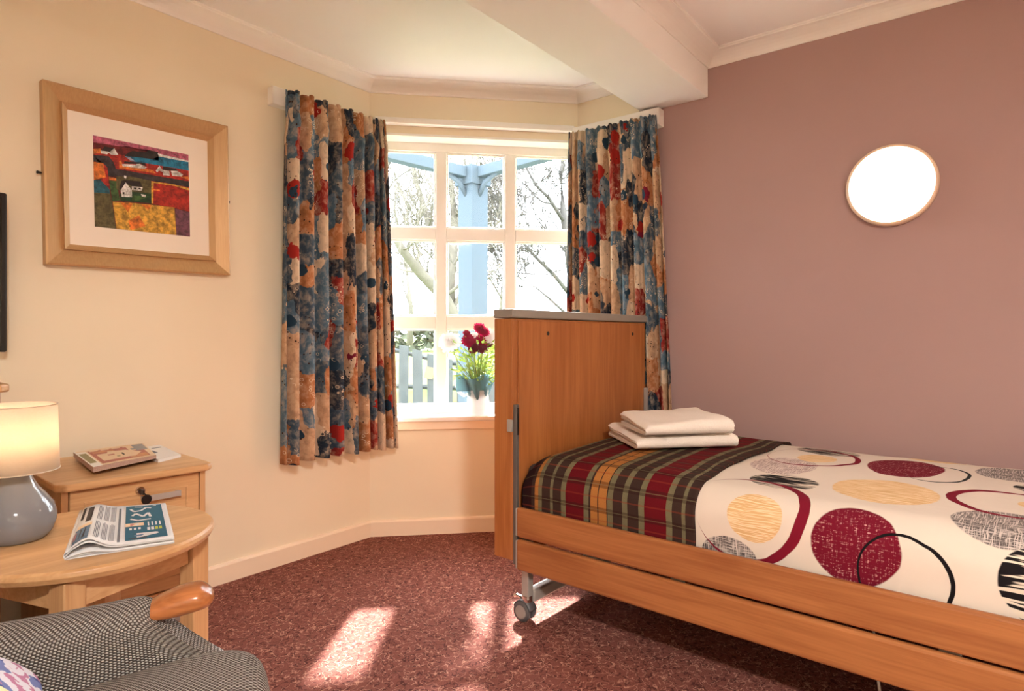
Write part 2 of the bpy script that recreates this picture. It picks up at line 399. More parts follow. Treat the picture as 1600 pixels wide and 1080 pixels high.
# skirtings
def skirting(path, name):
    prof = [(0, 0), (.016, 0), (.016, .074), (.011, .082), (.006, .084), (0, .084)]
    bm = bmesh.new(); rows = []; n = len(path)
    for i, p in enumerate(path):
        p = Vector(p); d0 = (p - Vector(path[i - 1])).normalized() if i else None; d1 = (Vector(path[i + 1]) - p).normalized() if i < n - 1 else None
        d0 = d0 or d1; d1 = d1 or d0
        n0 = Vector((d0.y, -d0.x)); n1 = Vector((d1.y, -d1.x)); nn = (n0 + n1).normalized(); k = 1 / nn.dot(n0)
        rows.append([bm.verts.new((p.x + nn.x * q * k, p.y + nn.y * q * k, z)) for q, z in prof])
    for a, b in zip(rows, rows[1:]):
        for j in range(len(prof) - 1): bm.faces.new((a[j], b[j], b[j + 1], a[j + 1]))
    return struct(name, bm, 'skirt')
skirting([(XB, YL), W0[:2]], 'baseboard_left'); skirting([W0[:2], W1[:2]], 'baseboard_window'); skirting([W1[:2], (XR, YB)], 'baseboard_right')

# window: local frame x along the wall, y outward
wroot = bpy.data.objects.new('window_1', None); C.objects.link(wroot); wroot['kind'] = 'structure'
wroot.location = W0; wroot.rotation_euler = (0, 0, math.atan2(WU.y, WU.x))
FX0, FX1, FY0, FY1 = -.036, WL + .036, .11, .165
cols = [(.022, .3465), (.4059, .7305), (.790, 1.1146)]
rows = [(.671, 1.092), (1.161, 1.582), (1.650, 2.068)]
bm = bmesh.new()
def fr(x0, x1, z0, z1, y0=FY0, y1=FY1): box(bm, x0, x1, y0, y1, z0, z1)
fr(FX0, FX1, rows[2][1], HZ + .012); fr(FX0, FX1, SZ + .02, rows[0][0])
fr(FX0, cols[0][0], rows[0][0], rows[2][1]); fr(cols[2][1], FX1, rows[0][0], rows[2][1])
for i in (0, 1): fr(cols[i][1], cols[i + 1][0], rows[0][0], rows[2][1])
for c in cols:
    for i in (0, 1): fr(c[0], c[1], rows[i][1], rows[i + 1][0])
struct('window_frame', bm, 'white', wroot, bevel=.004)
bm = bmesh.new()
for c in cols:
    for r in rows:
        for (x0, x1, z0, z1) in ((c[0], c[1], r[0], r[0] + .010), (c[0], c[1], r[1] - .010, r[1]), (c[0], c[0] + .010, r[0] + .01, r[1] - .01), (c[1] - .010, c[1], r[0] + .01, r[1] - .01)):
            box(bm, x0, x1, FY0 + .012, FY0 + .03, z0, z1)
struct('glazing_bead', bm, 'white', wroot, bevel=.004)
bm = bmesh.new()
for c in cols:
    for r in rows:
        vs = [bm.verts.new(p) for p in ((c[0], FY0 + .034, r[0]), (c[1], FY0 + .034, r[0]), (c[1], FY0 + .034, r[1]), (c[0], FY0 + .034, r[1]))]; bm.faces.new(vs)
struct('glass', bm, 'glass', wroot)
bm = bmesh.new(); box(bm, .004, WL - .004, -.002, FY0, HZ - .010, HZ + .004); struct('head_lining', bm, 'white', wroot, bevel=.002)
bm = bmesh.new(); box(bm, .012, WL - .012, -.036, FY0 + .002, SZ - .005, SZ + .020); struct('window_sill', bm, 'white', wroot, bevel=.006, seg=3)
bm = bmesh.new(); box(bm, .02, WL - .02, -.018, -.001, SZ - .05, SZ - .005); struct('sill_apron', bm, 'skirt', wroot, bevel=.003)

# curtain rail: battens on the side walls and a slim track across the window wall
cr_ = empty('curtain_rail', wp(.5, -.02, 2.1), 0, 'white curtain rail running round the window bay above both curtains', 'curtain rail')
def rel(o): return -Vector(o.location)
def shift(bm, v):
    for q in bm.verts: q.co += v
    return bm
bm = B((1.555, 2.115, YL - .045, YL, 2.096, 2.178)); obj('batten', shift(bm, rel(cr_)), 'white', cr_, bevel=.004)
bm = B((XR - .062, XR, 1.335, 1.835, 2.098, 2.184)); obj('batten', shift(bm, rel(cr_)), 'white', cr_, bevel=.004)
bm = bmesh.new(); prism(bm, [wp(.01, 0)[:2], wp(WL - .01, 0)[:2], wp(WL - .03, -.045)[:2], wp(.03, -.045)[:2]], 2.166, 2.196); obj('track', shift(bm, rel(cr_)), 'white', cr_, bevel=.003)

# ------------------------------------------------------------------ curtains
def bez(pts, t):
    n = len(pts) - 1; x = min(max(t, 0), 1) * n; i = min(int(x), n - 1); f = x - i
    p0 = pts[max(i - 1, 0)]; p1 = pts[i]; p2 = pts[i + 1]; p3 = pts[min(i + 2, n)]
    return .5 * ((2 * p1) + (p2 - p0) * f + (2 * p0 - 5 * p1 + 4 * p2 - p3) * f * f + (3 * p1 - p0 - 3 * p2 + p3) * f ** 3)
def curtain(top, bot, zt, zb, folds, seed, amp, cloth, label, flip=1, uvo=0):
    root = empty('curtain', ((top[0].x + top[-1].x) / 2, (top[0].y + top[-1].y) / 2, zb), 0, label, 'curtain', 'patterned curtains at the window')
    rnd = random.Random(seed); ph = [rnd.uniform(-.5, .5) for _ in range(folds + 3)]; am = [rnd.uniform(.65, 1.15) for _ in range(folds + 3)]
    nu, nv = folds * 14, 60
    L0 = sum((top[i + 1] - top[i]).length for i in range(len(top) - 1))
    def fn(a, b):
        z = zt + (zb - zt) * b
        k = b ** .8; e = .0015
        q = [bez(top, x) * (1 - k) + bez(bot, x) * k for x in (a - e, a, a + e)]
        d = (q[2] - q[0]); d = d.normalized() if d.length > 1e-9 else Vector((1, 0, 0)); nrm = Vector((-d.y, d.x, 0)) * flip
        fx = a * folds; i = int(min(fx, folds - 1e-6)); f = fx - i
        A = am[i] * (1 - f) + am[i + 1] * f; p = ph[i] * (1 - f) + ph[i + 1] * f
        w = math.sin(2 * PI * fx + p * b * 2.0)
        # pinch pleats in the heading, deep soft folds below
        head = max(0, 1 - b / .075)
        tri = w + .55 * math.sin(6 * PI * fx + 1)
        fold = w * A
        off = amp * (head * .45 * tri + (1 - head) * (.62 + .38 * b) * fold)
        pin = math.exp(-((b - .085) / .02) ** 2) * -.25 * amp
        off += pin + .004 * noise.noise(Vector((a * 9, b * 6, seed)))
        along = -.004 * (1 - head) * math.sin(4 * PI * fx + p * 3) * min(1, 6 * a, 6 * (1 - a))
        return Vector((q[1].x, q[1].y, 0)) + nrm * off + d * along + Vector((0, 0, z + (.006 * math.sin(6 * PI * fx) if b < .001 else 0) - (.012 * noise.noise(Vector((a * 7, 0, seed))) * b))) + rel(root)
    bm = grid(fn, nu, nv, lambda a, b: (uvo + a * cloth, (zt - zb) * (1 - b)))
    # heading tape strip kept in the same cloth
    obj('cloth', bm, 'curtain', root, smooth=True, solid=.0025)
    return root
y_ = YL - .112
V2 = lambda x, y: Vector((x, y, 0))
q1, q2 = wp(.06, -.10), wp(.16, -.07)
topL = [V2(1.585, y_), V2(1.75, y_), V2(1.93, y_), V2(2.07, y_ + .002), V2(2.125, YL - .125)]
botL = [V2(1.565, y_), V2(1.76, y_ + .01), V2(1.95, y_), V2(2.09, y_ - .02), V2(wp(.135, -.085).x, wp(.135, -.085).y)]
curtain(topL, botL, 2.150, .482, 10, 3, .048, 1.5, 'blue, rust and tan patchwork print curtain hanging left of the window')
xr = XR - .088
topR = [V2(xr + .01, 1.345), V2(xr, 1.45), V2(xr, 1.60), V2(xr - .005, 1.76), V2(wp(WL - .06, -.075).x, wp(WL - .06, -.075).y)]
xb = XR - .050
botR = [V2(xb + .004, 1.272), V2(xb + .004, 1.42), V2(xb - .01, 1.58), V2(xb - .03, 1.74), V2(wp(WL - .08, -.07).x, wp(WL - .08, -.07).y)]
curtain(topR, botR, 2.142, .50, 10, 8, .034, 1.25, 'patchwork print curtain hanging right of the window, partly behind the bed headboard', -1, 3.3)

# ------------------------------------------------------------------ bed (local: x towards the foot, y across to the wall)
Lb = RGT * -math.sin(R(50)) + FWD * math.cos(R(50)); Cb = RGT * math.sin(R(40)) + FWD * math.cos(R(40))
H0 = RGT * -.002 + FWD * 2.3
bed = empty('hospital_bed', H0, math.atan2(-Lb.y, -Lb.x), 'adjustable beech care bed with panelled headboard, double side rails and castors against the mauve wall', 'bed')
BW = 1.025
bx = lambda n, m_, *a, **k: obj(n, B(*a), m_, k.pop('parent', bed), **k)
hb = bx('headboard', 'beechz', (-.085, 0, 0, BW - .004, .228, 1.117), bevel=.004)
bx('panel', 'beechz', (-.002, .006, .035, BW - .03, .30, 1.110), parent=hb, bevel=.003)
bx('corner_upright', 'beechz', (-.002, .004, .0, .031, .228, 1.110), parent=hb, bevel=.003)
bm = bmesh.new(); prism(bm, [(-.088, -.003), (.010, -.003), (.010, BW - .002), (-.088, BW - .002)], 1.119, 1.152); obj('top_trim', bm, 'capgrey', hb, bevel=.006, seg=3)
for yy in (.215, .885):
    bm = bmesh.new(); lathe(bm, [(0, 0), (.008, 0), (.008, .003), (.004, .0035), (0, .001)], 16, (.005, yy, 1.062), Matrix.Rotation(R(90), 4, 'Y')); obj('bolt', bm, 'dark', hb)
ch = bx('rail_guide', 'guide', (.004, .022, .004, .018, .215, .80), (.004, .012, .018, .030, .215, .80), bevel=.002)
bx('release_catch', 'steel', (-.018, .004, -.006, .012, .70, .745), parent=ch, bevel=.002)
bx('slot', 'dark', (.010, .0235, .006, .016, .69, .79), parent=ch)
bx('rail_guide', 'steel', (.004, .020, BW - .028, BW - .008, .215, .80), bevel=.002)
for z0, z1 in ((.322, .430), (.203, .3135)):
    r_ = bx('side_rail', 'beechx', (.028, 2.0, -.008, .016, z0, z1), bevel=.009, seg=3)
    bx('end_cap', 'steel', (.0235, .029, -.006, .014, z0 + .004, z1 - .004), parent=r_, bevel=.002)
    bx('side_rail', 'beechx', (.028, 2.0, BW - .03, BW - .008, z0, z1), bevel=.009, seg=3)
for xx in (.30, .62, 1.3): bx('rail_bracket', 'steel', (xx, xx + .045, .016, .024, .27, .36), bevel=.002)
bx('bed_frame', 'steel', (.01, 2.0, .06, .09, .33, .36), (.01, 2.0, BW - .10, BW - .07, .33, .36), (.01, .05, .06, BW - .07, .33, .36), (1.95, 2.0, .06, BW - .07, .33, .36), (.95, 1.0, .06, BW - .07, .33, .36), bevel=.003)
bx('footboard', 'beechz', (2.0, 2.05, 0, BW - .004, .228, .78), bevel=.006)
# legs with cross bar and castors
for xx in (.035, 1.97):
    for yy in (.050, BW - .055):
        lg = bx('leg', 'steel', (xx - .016, xx + .016, yy - .016, yy + .016, .082, .325), bevel=.004)
        bm = bmesh.new(); lathe(bm, [(0, .070), (.013, .070), (.019, .074), (.019, .096), (0, .096)], 20, (xx, yy, 0)); obj('socket', bm, 'chrome', lg, smooth=False)
        cs = bmesh.new()
        Rm = Matrix.Rotation(R(90), 4, 'X') if False else Matrix.Rotation(R(90), 4, 'X') 
        off = -.012
        for s_ in (-1, 1):
            lathe(cs, [(0, 0), (.030, 0), (.036, .003), (.0375, .008), (.036, .013), (.030, .016), (0, .016)], 28, (xx + off, yy + (.010 if s_ > 0 else -.010) + (.016 if s_ > 0 else 0), .0376), Matrix.Rotation(R(90), 4, 'X'))
        co = obj('castor', cs, 'caster', bed, smooth=False)
        for y0 in (yy - .0265, yy + .0265):
            hbm = bmesh.new(); lathe(hbm, [(0, 0), (.024, 0), (.0245, .0015), (.02, .003), (0, .003)], 24, (xx + off, y0 + .0015, .0376), Matrix.Rotation(R(90), 4, 'X')); obj('hub', hbm, 'casterhub', co)
        hd = bmesh.new()
        def hood(a, b, xx=xx, yy=yy):
            th = R(20) + a * R(150); return Vector((xx + off - math.cos(th) * .040, yy + (b - .5) * .042, .0376 + math.sin(th) * .041))
        grid(hood, 14, 2, None, hd); obj('hood', hd, 'caster', co, smooth=True, solid=.003)
        bm = bmesh.new(); tube(bm, [(xx - .012, yy, .078), (xx - .05, yy, .082), (xx - .062, yy, .076)], [.008, .007, .006], 8); obj('brake_lever', bm, 'chrome', co)
    bm = bmesh.new(); box(bm, xx - .020, xx + .020, .066, BW - .07, .066, .112); obj('cross_bar', bm, 'steel', bed, bevel=.008, seg=3)
bx('leg_frame', 'steel', (.25, 1.75, .30, .34, .26, .33), (.25, 1.75, .68, .72, .26, .33), bevel=.003)
bx('mattress', 'mattress', (.012, 1.995, .065, BW - .05, .362, .575), bevel=.03, seg=4)
# small white mains cable under the bed
def bedw(x, y, z): return Vector(H0) - Lb * x + Cb * y + Vector((0, 0, z))
bm = bmesh.new(); tube(bm, [bedw(1.10, .34, .325), bedw(1.12, .30, .12), bedw(1.15, .22, .02), bedw(1.22, .10, .0045), bedw(1.45, .02, .0045)], .004, 8)
tag(obj('mains_cable', bm, 'white', smooth=True), 'thin white cable hanging under the bed to the carpet', 'cable')

# duvet and blanket: profile across the bed
PR = [(.045, .345), (.045, .50)] + [(.045 + .10 * (1 - math.cos(PI / 2 * i / 8)), .50 + .095 * math.sin(PI / 2 * i / 8)) for i in range(1, 9)] + [(.5, .608), (.92, .602), (1.0, .590), (1.04, .56), (1.05, .50)]
AC = [0]
for i in range(1, len(PR)): AC.append(AC[-1] + math.hypot(PR[i][0] - PR[i - 1][0], PR[i][1] - PR[i - 1][1]))
def prof(s_):
    for i in range(1, len(PR)):
        if s_ <= AC[i] or i == len(PR) - 1:
            f = (s_ - AC[i - 1]) / (AC[i] - AC[i - 1]); a, b = PR[i - 1], PR[i]
            t_ = (b[0] - a[0], b[1] - a[1]); l = math.hypot(*t_)
            return a[0] + t_[0] * f, a[1] + t_[1] * f, -t_[1] / l, t_[0] / l
def bedcloth(name, x0, x1, lift, mat, label, cat, seed, wob, nu, nv, edge=None):
    root = empty(name, tuple(bedw((x0 + x1) / 2, .5, .6)), bed.rotation_euler.z, label, cat)
    cx_ = (x0 + x1) / 2
    def fn(a, b):
        s_ = b * AC[-1]; v, z, nv_, nz = prof(s_)
        x = x0 + (x1 - x0) * a
        if edge: x += edge(a, s_)
        l = lift + wob * (noise.noise(Vector((x * 3.2 + seed, v * 2.6, 0))) + .4 * noise.noise(Vector((x * 9 + seed, v * 7, z * 9)))) * min(1, s_ / .1)
        side = max(0, min(1, (.56 - z) / .1))
        if seed == 5: l += side * .006 * math.sin(x * 42 + 2 * math.sin(z * 20)) * max(0, min(1, (x - 1.15) * 3))
        drop = 0
        if x < .13: drop = .06 * ((.13 - x) / .13) ** 2 * (1 - side)
        return Vector((x - cx_, v + nv_ * l - .5 - .0, z + nz * l - drop - .6))
    bm = grid(fn, nu, nv, lambda a, b: (x0 + (x1 - x0) * a, b * AC[-1]))
    o = obj('cover', bm, mat, root, smooth=True, solid=.010)
    return root
bedcloth('duvet', .62, 1.985, .004, 'duvet', 'cream duvet with burgundy, tan and black circle print on the bed', 'duvet', 5, .006, 160, 80)
bedcloth('tartan_blanket', .028, .685, .017, 'tartan', 'red, gold and brown tartan blanket folded across the head of the bed', 'blanket', 2, .005, 100, 90,
         lambda a, s_: (.006 * math.sin(s_ * 9) + .003 * math.sin(s_ * 23)) * a - max(0, .02 - s_) * 0)

# towels: folded terry, rounded fold at the front-left edge
def towel(o, ax, la, lb, z0, th, label, seed):
    """o front corner (bed x,y); ax unit vector of the fold edge direction in bed plane"""
    bxv = Vector((ax.y, -ax.x)) if Vector((ax.y, -ax.x)).dot(Vector((.66, .75))) > 0 else Vector((-ax.y, ax.x))
    cen = Vector(o) + ax * la / 2 + bxv * lb / 2
    root = empty('folded_towel', tuple(bedw(cen.x, cen.y, z0)), bed.rotation_euler.z, label, 'towel', 'white towels stacked on the tartan blanket')
    def section(o_, cut):
        """U-shaped fold: round at the long near edge, open towards the back"""
        rad = th / 2 - o_; pts = []
        for i in range(15): pts.append((la / 2 - cut - (la - cut - rad) * i / 14, th - o_))
        for i in range(1, 10): an = PI * i / 10; pts.append((-la / 2 + rad - math.sin(an) * rad, th / 2 + math.cos(an) * rad))
        for i in range(15): pts.append((-la / 2 + rad + (la - cut - rad) * i / 14, o_))
        return pts
    for o_, cut, tk, nm in ((0, 0, .235, 'outer_fold'), (th * .27, .012, .20, 'inner_fold')):
        sec = section(o_, cut); n_ = len(sec) - 1
        def fn(a, b):
            x, z = sec[round(b * n_)]; y = (a - .5) * lb
            k = z / th; edge = 1 - .25 * max(0, abs(a - .5) * 2 - .9) / .1
            g = noise.noise(Vector((x * 6 + seed, y * 6, 1))) * .012 + noise.noise(Vector((x * 17, y * 17 + seed, 2))) * .004
            y += .004 * noise.noise(Vector((x * 12, k * 5, seed + (9 if a > .5 else 0)))) 
            p = ax * x + bxv * y
            return Vector((p.x, p.y, z * edge + max(-.2, k) * g + .012 * k * (y / lb + x / la) + .003))
        bm = grid(fn, 44, n_); bmesh.ops.recalc_face_normals(bm, faces=bm.faces)
        o2_ = obj('%s' % nm, bm, 'towel', root, smooth=True); md = o2_.modifiers.new('s', 'SOLIDIFY'); md.thickness = th * tk; md.offset = 0; md.use_rim = True
        bv = o2_.modifiers.new('b', 'BEVEL'); bv.width = th * .07; bv.segments = 3; bv.limit_method = 'ANGLE'; bv.angle_limit = R(50)
    return root
axt = Vector((-.75, .66)).normalized()
towel((.345, .31), axt, .35, .40, .634, .042, 'larger folded white towel lying directly on the tartan blanket', 1)
towel((.385, .30), axt, .285, .345, .690, .044, 'smaller folded white towel on top of the other towel', 4)

# ------------------------------------------------------------------ wall light
wl = empty('wall_light', (XR, .351, 1.658), 0, 'round glowing opal wall light on the mauve wall', 'light')
RY = Matrix.Rotation(R(-90), 4, 'Y')
bm = bmesh.new(); lathe(bm, [(0, 0), (.158, 0), (.162, .006), (.162, .030), (.158, .036), (.150, .038), (.146, .036)], 64, (0, 0, 0), RY); obj('rim', bm, 'fitting', wl, smooth=True)
bm = bmesh.new(); lathe(bm, [(.151, .030), (.151, .037), (.140, .044), (.10, .052), (.05, .056), (0, .057)], 64, (0, 0, 0), RY); obj('diffuser', bm, 'glow', wl, smooth=True)
# made-up ceiling fitting behind the viewer, housing the added fill light
cl_ = empty('added_fill_fitting', (-.45, -1.1, CH), 0, 'invented round ceiling fitting behind the viewer, added to brighten the room', 'light')
bm = bmesh.new(); lathe(bm, [(0, 0), (.20, 0), (.20, -.04), (.19, -.05), (0, -.05)], 48); obj('rim', bm, 'fitting', cl_, smooth=False)
bm = bmesh.new(); lathe(bm, [(.185, -.05), (.18, -.07), (.12, -.085), (0, -.09)], 48); obj('diffuser', bm, 'glow', cl_, smooth=True)

# ------------------------------------------------------------------ framed picture
pic = empty('framed_picture', (1.032, YL - .002, 1.62), 0, 'gold framed landscape painting of cottages and fields on the cream wall', 'picture')
pic.rotation_euler = (0, R(-1.0), 0)
PWx, PHz = .326, .316
def frame_ring(outer, inner, y0, y1, bm):
    """mitred moulding: outer edge at depth y0, inner at y1"""
    (ox, oz), (ix, iz) = outer, inner
    co = [(-ox, -oz), (ox, -oz), (ox, oz), (-ox, oz)]; ci = [(-ix, -iz), (ix, -iz), (ix, iz), (-ix, iz)]
    for k in range(4):
        a, b = co[k], co[(k + 1) % 4]; c, d = ci[(k + 1) % 4], ci[k]
        vs = [bm.verts.new((p[0], y, p[1])) for p, y in ((a, y0), (b, y0), (c, y1), (d, y1))]; bm.faces.new(vs)
bm = bmesh.new(); frame_ring((PWx, PHz), (PWx, PHz), 0, -.034, bm); frame_ring((PWx, PHz), (PWx - .006, PHz - .006), -.034, -.037, bm)
frame_ring((PWx - .006, PHz - .006), (PWx - .056, PHz - .056), -.037, -.018, bm); frame_ring((PWx - .056, PHz - .056), (PWx - .058, PHz - .058), -.018, -.028, bm)
frame_ring((PWx - .058, PHz - .058), (PWx - .078, PHz - .078), -.028, -.012, bm); bmesh.ops.remove_doubles(bm, verts=bm.verts, dist=.00001); bmesh.ops.recalc_face_normals(bm, faces=bm.faces)
obj('moulding', bm, 'gold', pic)
bm = B((-PWx + .05, PWx - .05, -.012, -.003, -PHz + .05, PHz - .05)); obj('mount', bm, 'mount', pic)
for sx, zz in ((-1, .0), (1, -.0)):
    bm = bmesh.new(); tube(bm, [(sx * (PWx + .002), -.008, zz), (sx * (PWx + .014), -.012, zz)], [.004, .006], 10); obj('hanging_clip', bm, 'dark', pic)
PC = [('pink', (184, 92, 120)), ('maroon', (104, 22, 26)), ('red', (172, 36, 26)), ('orange', (222, 120, 44)), ('dk', (34, 26, 30)), ('blue', (22, 120, 160)), ('white', (236, 230, 224)), ('slate', (52, 44, 50)),
      ('green', (58, 92, 46)), ('dgreen', (18, 60, 36)), ('olive', (92, 84, 50)), ('yellow', (216, 164, 62)), ('purple', (110, 66, 84)), ('teal', (24, 92, 112)), ('lilac', (178, 180, 200))]
PI_ = {n: i for i, (n, c) in enumerate(PC)}
pm = []
for n, c in PC:
    m = M('paint_' + n, .5); o = m.coord(); nn = m.noise(m.warp(o, 30, .03), 45, 5, .7); c2 = tuple(int(q * .62) for q in c); c3 = tuple(min(255, int(q * 1.12 + 8)) for q in c)
    m.col(m.mix(nn.sstep(.3, .7), c2, c3)); m.bump(nn, .3, .001); pm.append(m.m)
bm = bmesh.new(); lay = [0]
def pp(cn, pts, raw=False):
    lay[0] += 1; y = -.0122 - lay[0] * .00004; vs = []
    for X_, Y_ in pts:
        a = (X_ - 108) / 892; tp = 62 + 183 * a; bt = 905 + 95 * a; b_ = (Y_ - tp) / (bt - tp); a = min(max(a, 0), 1); b_ = min(max(b_, 0), 1)
        a = a * 1.06 / (1 + .06 * a) if False else a
        vs.append(bm.verts.new((-.170 + .340 * a, y, .166 - .332 * b_)))
    f = bm.faces.new(vs); f.material_index = PI_[cn]
pp('maroon', [(108, 62), (1000, 245), (1000, 1000), (108, 905)])
pp('pink', [(108, 62), (1000, 245), (1000, 300), (800, 262), (690, 232), (600, 196), (480, 180), (420, 160), (350, 165), (200, 140), (108, 128)])
pp('red', [(108, 190), (230, 215), (400, 250), (560, 290), (1000, 380), (1000, 560), (300, 420), (108, 300)])
pp('orange', [(108, 190), (170, 185), (175, 225), (108, 235)])
pp('dk', [(375, 245), (450, 205), (580, 215), (600, 195), (695, 215), (700, 300), (600, 300), (400, 262)])
pp('white', [(690, 228), (1000, 300), (1000, 320), (700, 255)])
pp('blue', [(380, 252), (500, 262), (640, 280), (700, 300), (700, 255), (850, 285), (1000, 312), (1000, 392), (860, 365), (740, 345), (600, 322), (440, 300)])
pp('lilac', [(385, 255), (430, 262), (470, 295), (430, 292)])
pp('white', [(170, 200), (215, 205), (250, 212), (290, 180), (325, 245), (260, 240), (240, 225), (225, 238), (175, 230)])
pp('dk', [(175, 205), (205, 165), (290, 180), (250, 214)])
pp('orange', [(330, 300), (350, 290), (360, 340), (640, 380), (670, 415), (600, 400), (330, 362)])
pp('white', [(355, 325), (480, 330), (505, 318), (540, 335), (585, 355), (560, 368), (430, 355), (360, 345)])
pp('dk', [(380, 300), (560, 312), (585, 345), (520, 322), (490, 325), (370, 320)])
pp('dk', [(735, 345), (860, 368), (890, 392), (840, 390), (740, 380)])
pp('white', [(668, 385), (705, 342), (735, 380), (800, 390), (805, 435), (740, 430), (735, 400), (700, 385), (680, 405)])
pp('white', [(815, 390), (880, 392), (940, 425), (925, 445), (830, 435)])
pp('orange', [(905, 445), (1000, 445), (1000, 480)])
pp('slate', [(108, 245), (240, 255), (280, 310), (300, 370), (420, 390), (560, 415), (700, 440), (1000, 490), (1000, 545), (760, 500), (560, 470), (300, 440), (230, 440), (210, 340), (108, 300)])
pp('orange', [(108, 310), (190, 318), (220, 450), (108, 475)])
pp('red', [(190, 318), (225, 360), (240, 525), (200, 530), (165, 470), (210, 450)])
pp('orange', [(235, 445), (300, 455), (300, 480), (240, 475)])
pp('teal', [(108, 475), (165, 475), (240, 560), (245, 625), (108, 590)])
pp('olive', [(108, 590), (245, 600), (265, 720), (290, 925), (108, 905)])
pp('green', [(238, 478), (302, 485), (330, 660), (262, 670)])
pp('olive', [(300, 440), (430, 440), (620, 480), (620, 600), (430, 600), (300, 560)])
pp('dgreen', [(330, 600), (430, 580), (625, 600), (630, 690), (335, 665)])
pp('green', [(440, 615), (600, 625), (500, 662), (440, 660)])
pp('dk', [(325, 560), (345, 480), (390, 475), (515, 485), (535, 535), (440, 530), (385, 500), (340, 560)])
pp('white', [(338, 570), (385, 495), (438, 565), (440, 632), (345, 628)])
pp('white', [(438, 530), (540, 540), (530, 576), (440, 565)])
pp('white', [(370, 432), (392, 435), (390, 460), (372, 458)])
pp('dk', [(355, 585), (372, 585), (372, 605), (355, 605)]); pp('dk', [(458, 542), (480, 545), (480, 560), (458, 556)]); pp('dk', [(500, 545), (522, 548), (522, 562), (500, 560)])
pp('white', [(522, 602), (568, 612), (565, 632), (530, 625)])
pp('yellow', [(622, 485), (860, 520), (1000, 555), (1000, 575), (850, 540), (645, 515), (640, 600), (635, 690), (620, 690)])
pp('red', [(645, 500), (850, 530), (1000, 575), (1000, 770), (855, 735), (635, 695)])
pp('orange', [(625, 550), (705, 565), (700, 578), (628, 566)])
pp('yellow', [(265, 672), (440, 685), (640, 705), (845, 730), (860, 985), (295, 925)])
pp('orange', [(330, 680), (445, 690), (400, 770)]); pp('orange', [(400, 850), (500, 800), (560, 900), (420, 935)]); pp('orange', [(520, 700), (620, 708), (590, 750)])
pp('purple', [(850, 740), (1000, 775), (1000, 1000), (862, 985)])
bmesh.ops.triangulate(bm, faces=bm.faces)
obj('print', bm, pm, pic)

# ------------------------------------------------------------------ television
tv = empty('television', (.15, YL, 1.0), 0, 'flat black television on the cream wall at the left edge', 'television')
obj('casing', B((-.42, .445, -.080, -.035, 0, .515)), 'dark', tv, bevel=.006)
obj('screen', B((-.405, .430, -.0815, -.080, .022, .500)), 'screen', tv)
obj('wall_bracket', B((-.12, .12, -.035, 0, .15, .35)), 'dark', tv)

# ------------------------------------------------------------------ chests
def chest(name, loc, rz, W, D, H, nd, label, lock=True, knob=False):
    r_ = empty(name, loc, rz, label, 'chest of drawers')
    t_ = .022; s_ = .018
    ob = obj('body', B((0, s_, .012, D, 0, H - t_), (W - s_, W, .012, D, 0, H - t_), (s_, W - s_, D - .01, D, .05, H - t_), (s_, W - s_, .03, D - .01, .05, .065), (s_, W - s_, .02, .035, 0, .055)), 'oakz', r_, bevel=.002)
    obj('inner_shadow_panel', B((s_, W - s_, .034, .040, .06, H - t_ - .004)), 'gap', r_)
    bm = bmesh.new(); o_ = .018; c_ = .022
    prism(bm, [(-o_ + c_, -o_), (W + o_ - c_, -o_), (W + o_, -o_ + c_), (W + o_, D), (-o_, D), (-o_, -o_ + c_)], H - t_, H); obj('top', bm, 'oak', r_, bevel=.006, seg=3)
    z1 = H - t_ - .006; dh = (z1 - .062) / nd
    for i in range(nd):
        a, b = z1 - (i + 1) * dh + .004, z1 - i * dh
        x0, x1 = s_ + .003, W - s_ - .003
        bm = B((x0, x1, .012, .032, a, b)); dr = obj('drawer', bm, 'oak', r_, bevel=.003)
        ins = .035
        # raised moulding round a sunk panel
        bm = bmesh.new(); 
        for q in ((x0 + ins, x1 - ins, .0085, .012, a + ins, a + ins + .006), (x0 + ins, x1 - ins, .0085, .012, b - ins - .006, b - ins), (x0 + ins, x0 + ins + .006, .0085, .012, a + ins + .006, b - ins - .006), (x1 - ins - .006, x1 - ins, .0085, .012, a + ins + .006, b - ins - .006)): box(bm, *q)
        obj('panel_moulding', bm, 'oak', dr, bevel=.001)
        xm = W / 2 + .06; zm = b - .052 if i == 0 else (a + b) / 2
        if not knob:
            bm = bmesh.new(); box(bm, xm - .055, xm + .055, -.012, -.008, zm - .009, zm + .009); box(bm, xm - .055, xm - .045, -.010, .012, zm - .006, zm + .006); box(bm, xm + .045, xm + .055, -.010, .012, zm - .006, zm + .006)
            obj('handle', bm, 'steel', dr, bevel=.001)
        if i == 0 and lock:
            bm = bmesh.new(); lathe(bm, [(0, .014), (.010, .014), (.013, .010), (.014, 0)], 24, (W / 2 + .003, .012, b - .028), Matrix.Rotation(R(90), 4, 'X')); lk = obj('lock', bm, 'chrome', dr)
            bm = bmesh.new(); box(bm, W / 2 + .001, W / 2 + .005, -.022, -.002, b - .036, b - .022); lathe(bm, [(0, -.003), (.013, -.003), (.015, 0), (.013, .003), (0, .003)], 20, (W / 2 + .012, -.018, b - .052), Matrix.Rotation(R(90), 4, 'X'))
            tube(bm, [(W / 2 + .004, -.018, b - .030), (W / 2 + .011, -.020, b - .040)], .002, 6)
            kk = obj('key', bm, 'dark', dr)
            bm = bmesh.new(); box(bm, W / 2 + .009, W / 2 + .015, -.020, -.017, b - .090, b - .064); obj('spare_key', bm, 'chrome', dr)
    return r_
bc = chest('bedside_chest', (.612, 2.088, 0), R(-3), .400, .48, .632, 3, 'low oak bedside chest with lock and key, magazines on top, below the framed picture')
chest('tall_chest', (-.30, 2.105, 0), R(-2), .775, .47, .925, 5, 'taller oak chest of drawers partly seen at the left edge under the television', lock=False)

